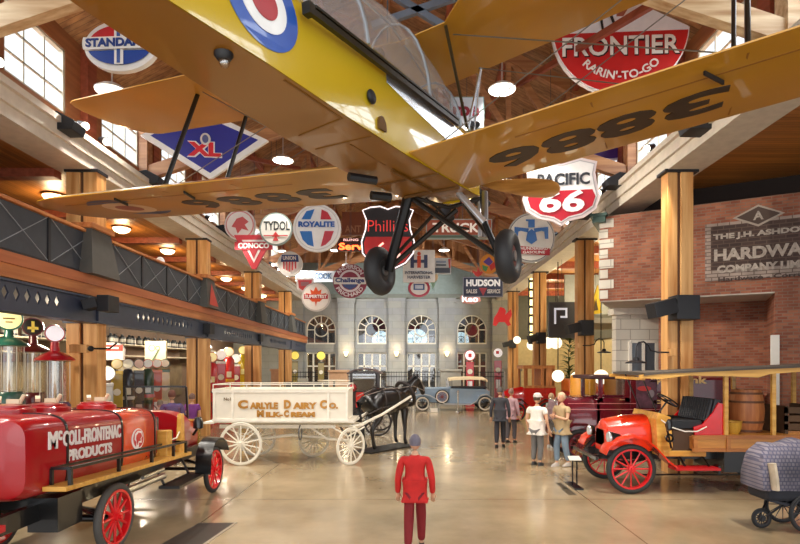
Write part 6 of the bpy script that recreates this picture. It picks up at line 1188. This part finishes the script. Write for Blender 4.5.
def person(label, loc, rz, H, skinc='C99A7C', hair='4A3828', top='888888', legs='404050', shoe='202020', lean=0., lift=(0, 0), arms=None, hat=None, longhair=False, shorts=False, sleeve=.5, wide=1.):
    """unit-height figure facing -y; arms = list of two (elbow, wrist) offsets from the shoulder"""
    e = empty('person', loc, rz, label, 'person')
    if isinstance(lift, (int, float)): lift = (lift, -lift)
    cl, sl = cos(lean), sin(lean)
    def up(x, y, z): # bend above hips
        dz = z-.52; return (x, y*cl-dz*sl, .52+dz*cl+y*sl)
    V = []; E = []; Rr = []
    def add(p, r, par=None):
        V.append(p); Rr.append(r); 
        if par is not None: E.append((par, len(V)-1))
        return len(V)-1
    pel = add(up(0, 0, .52), (.07*wide, .055)); sp_ = add(up(0, 0, .62), (.062*wide, .048), pel); ch = add(up(0, 0, .74), (.075*wide, .05), sp_); nk = add(up(0, 0, .825), .03, ch); hb = add(up(0, -.005, .87), .03, nk)
    J = {}
    for s in (-1, 1):
        sh_ = add(up(s*.095*wide, 0, .795), .03, ch); a_ = (arms or [None, None])[0 if s < 0 else 1]
        p0 = Vector(V[sh_]); el = p0+Vector(a_[0]) if a_ else Vector(up(s*.125*wide, .01, .63)); wr = p0+Vector(a_[1]) if a_ else Vector(up(s*.13*wide, -.045, .49))
        ei = add(tuple(el), .021, sh_); wi = add(tuple(wr), .015, ei); d = (wr-el).normalized(); pm = add(tuple(wr+d*.03), (.02, .011), wi)
        side_ = d.cross(Vector((0, 1, 0))); side_ = side_.normalized() if side_.length > .1 else Vector((1, 0, 0))
        J[s] = (p0, el, wr, d, side_)
        for f in range(4):
            o_ = side_*(f-1.5)*.0095; L = (.036, .042, .04, .032)[f]; k1 = add(tuple(wr+d*.05+o_), .0052, pm); k2 = add(tuple(wr+d*(.05+L*.55)+o_+Vector((0, -.006, 0))), .0048, k1); add(tuple(wr+d*(.05+L)+o_+Vector((0, -.016, 0))), .004, k2)
        t1 = add(tuple(wr+d*.022+side_*-.022+Vector((0, -.008, 0))), .006, wi); add(tuple(wr+d*.045+side_*-.03+Vector((0, -.016, 0))), .005, t1)
    K = {}
    for i, s in enumerate((-1, 1)):
        st_ = lift[i]; hip = add((s*.045, 0, .49), (.048, .05), pel); kn = Vector((s*.05, -.02-st_*.5 if st_ > 0 else -.015-st_*.4, .28)); an = Vector((s*.052, .01-st_*.9, .045+max(0, -st_)*.15))
        ki = add(tuple(kn), .034, hip); ca = add(tuple(kn.lerp(an, .35)+Vector((0, .01, 0))), .031, ki); ai = add(tuple(an), .019, ca); add(tuple(an+Vector((s*.006, -.055, -.027))), (.02, .014), ai); K[s] = (kn, an)
    body = skin(V, E, Rr); b = MB().mesh(body)
    hc = Vector(up(0, -.012, .935)); b.ball(hc, (.046, .054, .066), 20, 14); b.ball(hc+Vector((0, -.014, -.03)), (.034, .038, .036), 14, 10)
    b.ball(hc+Vector((0, -.056, -.008)), (.008, .012, .014), 8, 6)
    for s in (-1, 1): b.ball(hc+Vector((s*.046, .004, -.004)), (.006, .011, .017), 8, 6)
    T = Matrix.Scale(H, 4)
    b.build('body', M(skinc, .55, var=.04), e, True, T=T)
    b = MB()
    for s in (-1, 1): b.ball(hc+Vector((s*.018, -.049, .004)), (.008, .005, .005), 8, 6)
    b.build('eyes', M('2A2420', .3), e, True, T=T); MB().ball(hc+Vector((0, -.051, -.034)), (.014, .004, .0035), 8, 6).build('mouth', M('9A4A42', .5), e, True, T=T)
    # hair: back and crown shell
    b = MB(); n, m = 20, 12; rings = []
    for i in range(m+1):
        ph = pi*i/m*.62; r_ = []
        for j in range(n):
            t = 2*pi*j/n; fr = max(0, -sin(t)); z = cos(ph); rr_ = sin(ph)
            if fr > .3: z = max(z, .5); rr_ = min(rr_, .86)
            r_.append((hc.x+.051*rr_*cos(t), hc.y+.003+.059*rr_*sin(t), hc.z+.071*z-(0.0)))
        rings.append(r_)
    b.loft(rings); 
    if longhair: b.loft([[(hc.x+w_*cos(2*pi*j/12), hc.y+.035+d_*sin(2*pi*j/12), hc.z+z) for j in range(12)] for z, w_, d_ in ((.03, .045, .03), (-.05, .05, .028), (-.11, .045, .02), (-.15, .03, .012))])
    b.build('hair', M(hair, .7, var=.2, sc=40), e, True, T=T)
    if hat: b = MB(); b.lathe([(.056, 0), (.058, .015), (.05, .045), (.025, .062), (0, .064)], hc+Vector((0, .002, .018)), 20); b.cbox(hc+Vector((0, -.062, .02)), (.07, .05, .006)); b.build('cap', M(hat, .7), e, True, T=T)
    # shirt
    V2 = [up(0, 0, .53), up(0, 0, .62), up(0, -.002, .73), up(0, 0, .81)]; R2 = [(.094*wide, .08), (.078*wide, .062), (.088*wide, .064), (.06, .048)]; E2 = [(0, 1), (1, 2), (2, 3)]
    V2.append(up(0, 0, .445)); R2.append((.1*wide, .088)); E2.append((0, 4)); V2.append(up(0, .004, .838)); R2.append(.036); E2.append((3, 5))
    for s in (-1, 1):
        p0, el, wr, d, _ = J[s]; i0 = len(V2); V2.append(tuple(p0)); R2.append(.04)
        if sleeve >= 1: V2 += [tuple(el), tuple(wr)]; R2 += [.031, .026]; E2 += [(2, i0), (i0, i0+1), (i0+1, i0+2)]
        else: V2.append(tuple(p0.lerp(el, max(.3, sleeve)))); R2.append(.036); E2 += [(2, i0), (i0, i0+1)]
    MB().mesh(skin(V2, E2, R2)).build('shirt', M(top, .8, var=.12, sc=10, bump=.2), e, True, T=T)
    V3 = [(0, 0, .52)]; R3 = [(.068*wide, .054)]; E3 = []
    for s in (-1, 1):
        kn, an = K[s]; i0 = len(V3); V3 += [(s*.046, 0, .485), tuple(kn)]; R3 += [(.05, .05), .047]; E3 += [(0, i0), (i0, i0+1)]
        if not shorts: V3 += [tuple(kn.lerp(an, .92)+Vector((0, .004, 0)))]; R3 += [.034]; E3 += [(i0+1, i0+2)]
    MB().mesh(skin(V3, E3, R3)).build('shorts' if shorts else 'trousers', M(legs, .8, var=.12, sc=10, bump=.2), e, True, T=T)
    for s in (-1, 1):
        kn, an = K[s]; z0 = an.z-.045; b = MB()
        b.loft([[(an.x+w_*cos(2*pi*j/12), an.y+yy+l_*sin(2*pi*j/12), z0+z) for j in range(12)] for z, w_, l_, yy in ((0, .027, .073, -.03), (.012, .028, .074, -.03), (.03, .024, .055, -.018), (.05, .022, .03, .0))]).build('shoe', M(shoe, .6), e, True, T=T)
    return e
def at(px, Y): return ((px-410)*Y/FOC, Y, 0)
person('person in a red jacket and dark red trousers seen from behind, front centre', at(415, 6.45), pi*.98, 1.42, hair='6A6470', top='C0201C', legs='7A141A', shoe='1A1418', sleeve=1, lift=.12, longhair=False, wide=1.15)
person('person in dark clothes walking in the middle distance', at(500, 14.7), pi*.93, 1.68, hair='5A5450', top='3A3A40', legs='26242A', shoe='1A1A1A', sleeve=1, lift=.08, wide=1.15)
person('person in a pale pink top beside the person in dark clothes', at(511, 15.6), pi*.8, 1.6, hair='8A6A5A', top='B8949A', legs='4A4448', sleeve=1, lift=.05, wide=1.1)
person('person in a white T-shirt and grey trousers with a pale cap, beside the red truck', at(537, 12.1), pi*.75, 1.62, skinc='D0A080', top='EDE6DC', legs='6A6866', shoe='3A3A3A', hat='D8D4CC', sleeve=.5, wide=1.3)
person('person in a khaki top and light blue jeans, left of the orange-red truck', at(562, 11.95), -pi*.35, 1.66, skinc='D0A080', hair='C8B090', top='B8A078', legs='7A8EA0', shoe='B8B0A8', sleeve=.5, lift=.06, wide=1.2, arms=[((-.03, -.04, -.15), (.08, -.12, -.12)), ((.03, -.04, -.15), (-.08, -.12, -.12))])
person('person in patterned blue clothes behind the khaki-topped person', at(551, 14.7), pi*.6, 1.5, hair='A88A6A', top='8A8E8A', legs='3E6A88', shoe='C8C4C0', wide=1.1, shorts=True)
person('child in a purple top standing behind the fuel tank truck', at(192, 13.6), pi*1.1, 1.55, hair='6A5048', top='7A3A8A', legs='3A3A4A')
person('person in a navy top seen through the tank truck windscreen', at(172, 12.2), pi*1.2, 1.7, hair='6A3A2A', top='3A3A6A', legs='3A3A3A', sleeve=1, wide=1.2)
person('person in a green top low beside the navy-topped person', at(160, 12.6), pi*1.1, 1.45, hair='7A6A5A', top='4A6A4A', legs='3A3A3A')
# pushchair
pc = empty('pushchair', (5.2, 7.4, 0), 0, 'black-framed pushchair with a grey plaid blanket at the lower right', 'pushchair')
for x, y, r in ((.15, -.25, .27), (.15, .25, .27), (-.32, .0, .14)): wheel(pc, (x, y, r), r, .045, 12, M('3A3A3C', .4, .5), RUBBER, sw=.008, rimt=.01)
b = MB()
for y in (-.22, .22): b.tube([(.15, y, .27), (-.1, y, .5), (-.3, y, .75)], .014, 6); b.tube([(-.3, y*.3, .18), (.0, y, .5), (.45, y, 1.0)], .014, 6)
b.bar((.45, -.22, 1.0), (.45, .22, 1.0), .03); b.build('frame', IRON, pc, True)
MB().loft([[(x, -.22, z), (x, .22, z), (x+.02, .22, z+.03), (x+.02, -.22, z+.03)] for x, z in ((-.35, .42), (-.1, .36), (.15, .38), (.3, .75))]).build('seat', M('2A2C34', .8), pc, bev=.02)
MB().loft([[(x+.0, .25*math.copysign(abs(cos(a))**.6, cos(a)), .6+h*abs(sin(a))**.6*(1 if sin(a) > 0 else -.1)) for a in [2*pi*i/20 for i in range(20)]] for x, h in ((-.46, .3), (-.42, .5), (-.3, .6), (-.1, .58), (.1, .66), (.35, .6), (.62, .62))]).build('plaid_blanket', brick('plaid_cloth', '7A7480', '8C8690', '5E5C70', .05, .05, .008, rough=.95, noise=.6), pc, True)
MB().tube([(-.36, -.27, .95), (-.34, -.29, .75), (-.32, -.28, .6)], .07, 10, flat=.6).build('pale_fold', M('C8B8A0', .9, var=.2), pc, True)
MB().box((-.38, -.24, .42), (.5, .24, .62)).build('seat_tub', M('1E2028', .8), pc, bev=.05)
# ================================================================ HORSE
def horse(label, loc, rz, k=1.):
    """heading +x in its own frame; black model draught horse in harness"""
    e = empty('black_horse', loc, rz, label, 'horse'); V = []; E = []; Rr = []
    def add(p, r, par=None):
        V.append(p); Rr.append(r)
        if par is not None: E.append((par, len(V)-1))
        return len(V)-1
    bar_ = add((0, 0, 1.16), (.31, .34)); rump = add((-.5, 0, 1.2), (.31, .33), bar_); tb_ = add((-.72, 0, 1.16), .17, rump); ch = add((.45, 0, 1.16), (.29, .34), bar_); ft = add((.68, 0, 1.2), (.2, .24), ch)
    n1 = add((.92, 0, 1.4), (.14, .2), ft); n2 = add((1.1, 0, 1.56), (.11, .16), n1); pl = add((1.2, 0, 1.65), (.1, .125), n2); fc = add((1.35, 0, 1.5), (.08, .1), pl); mz = add((1.47, 0, 1.3), (.062, .075), fc); add((1.49, 0, 1.25), (.052, .06), mz)
    for s in (-1, 1):
        a_ = add((.55, s*.15, .98), (.12, .13), ch); b_ = add((.52, s*.16, .66), (.07, .075), a_); c_ = add((.54, s*.16, .46), .052, b_); d_ = add((.53, s*.16, .2), .04, c_); f_ = add((.56, s*.16, .1), .05, d_); add((.6, s*.16, .04), .062, f_)
        st_ = add((-.5, s*.16, 1.0), (.15, .18), rump); kn = add((-.38, s*.17, .8), (.1, .12), st_); hk = add((-.66, s*.16, .52), (.052, .065), kn); cn = add((-.62, s*.16, .24), .042, hk); ff = add((-.58, s*.16, .11), .052, cn); add((-.54, s*.16, .04), .064, ff)
    HB = M('141214', .32, var=.05, coat=.4); b = MB().mesh(skin(V, E, Rr))
    for s in (-1, 1): b.lathe([(.035, 0), (.03, .07), (.005, .15)], (1.16, s*.055, 1.72), 8)
    b.build('body', HB, e, True)
    b = MB()
    for i in range(8): t = i/7; b.tube([(1.16-.4*t, 0, 1.76-.22*t), (1.1-.4*t, .08, 1.66-.22*t), (1.06-.4*t, .13, 1.5-.2*t)], [.04, .05, .012], 6)
    b.build('mane', M('0E0C0C', .7), e, True)
    MB().tube([(-.76, 0, 1.28), (-.92, 0, 1.15), (-.95, 0, .8), (-.9, 0, .5)], [.05, .08, .09, .02], 8).build('tail', M('0E0C0C', .7), e, True)
    for s in (-1, 1): MB().ball((1.3, s*.085, 1.58), .018).build('eye', M('3A2A1A', .1), e, True)
    LE_ = M('2A2220', .5)
    b = MB(); b.torus((0, 0, 0), .27, .045, 'x', 28, 8); b.build('collar', LE_, e, True, T=Matrix.Translation((.74, 0, 1.3)) @ Matrix.Rotation(radians(-28), 4, 'Y') @ Matrix.Scale(1.25, 4, (0, 0, 1)))
    for x, r_ in ((.15, .35), (-.35, .35)): MB().torus((x, 0, 1.16), r_, .016, 'x', 28, 6).build('girth_strap', LE_, e, True)
    b = MB(); 
    for s in (-1, 1): b.tube([(.7, s*.28, 1.1), (.1, s*.31, 1.08), (-.5, s*.31, 1.02), (-.9, s*.28, .9)], .016, 6)
    b.build('traces', LE_, e, True)
    b = MB(); b.torus((1.42, 0, 1.42), .095, .01, 'x', 18, 5); b.tube([(1.42, .08, 1.4), (1.22, .11, 1.66), (1.14, 0, 1.78), (1.22, -.11, 1.66), (1.42, -.08, 1.4)], .01, 5); b.tube([(1.42, -.09, 1.36), (.8, -.24, 1.5), (-.2, -.2, 1.46), (-.9, -.1, 1.3)], .01, 5); b.tube([(1.42, .09, 1.36), (.8, .24, 1.5), (-.2, .2, 1.46), (-.9, .1, 1.3)], .01, 5); b.build('bridle_and_rein', M('8A8078', .5), e, True)
    MB().box((-.85, -.32, 0), (.85, .32, .035)).build('display_base', M('1E1C1C', .4), e, bev=.01)
    e.scale = (k, k, k)
    for c_ in e.children:
        if c_.name.split('.')[0] != 'display_base': c_.location.z += .03
    return e
hx = P(386, 0, 14.6).x
horse('black horse in harness with shafts on both sides, pulling the white milk wagon', (hx, 14.5, 0), radians(50), 1.1)
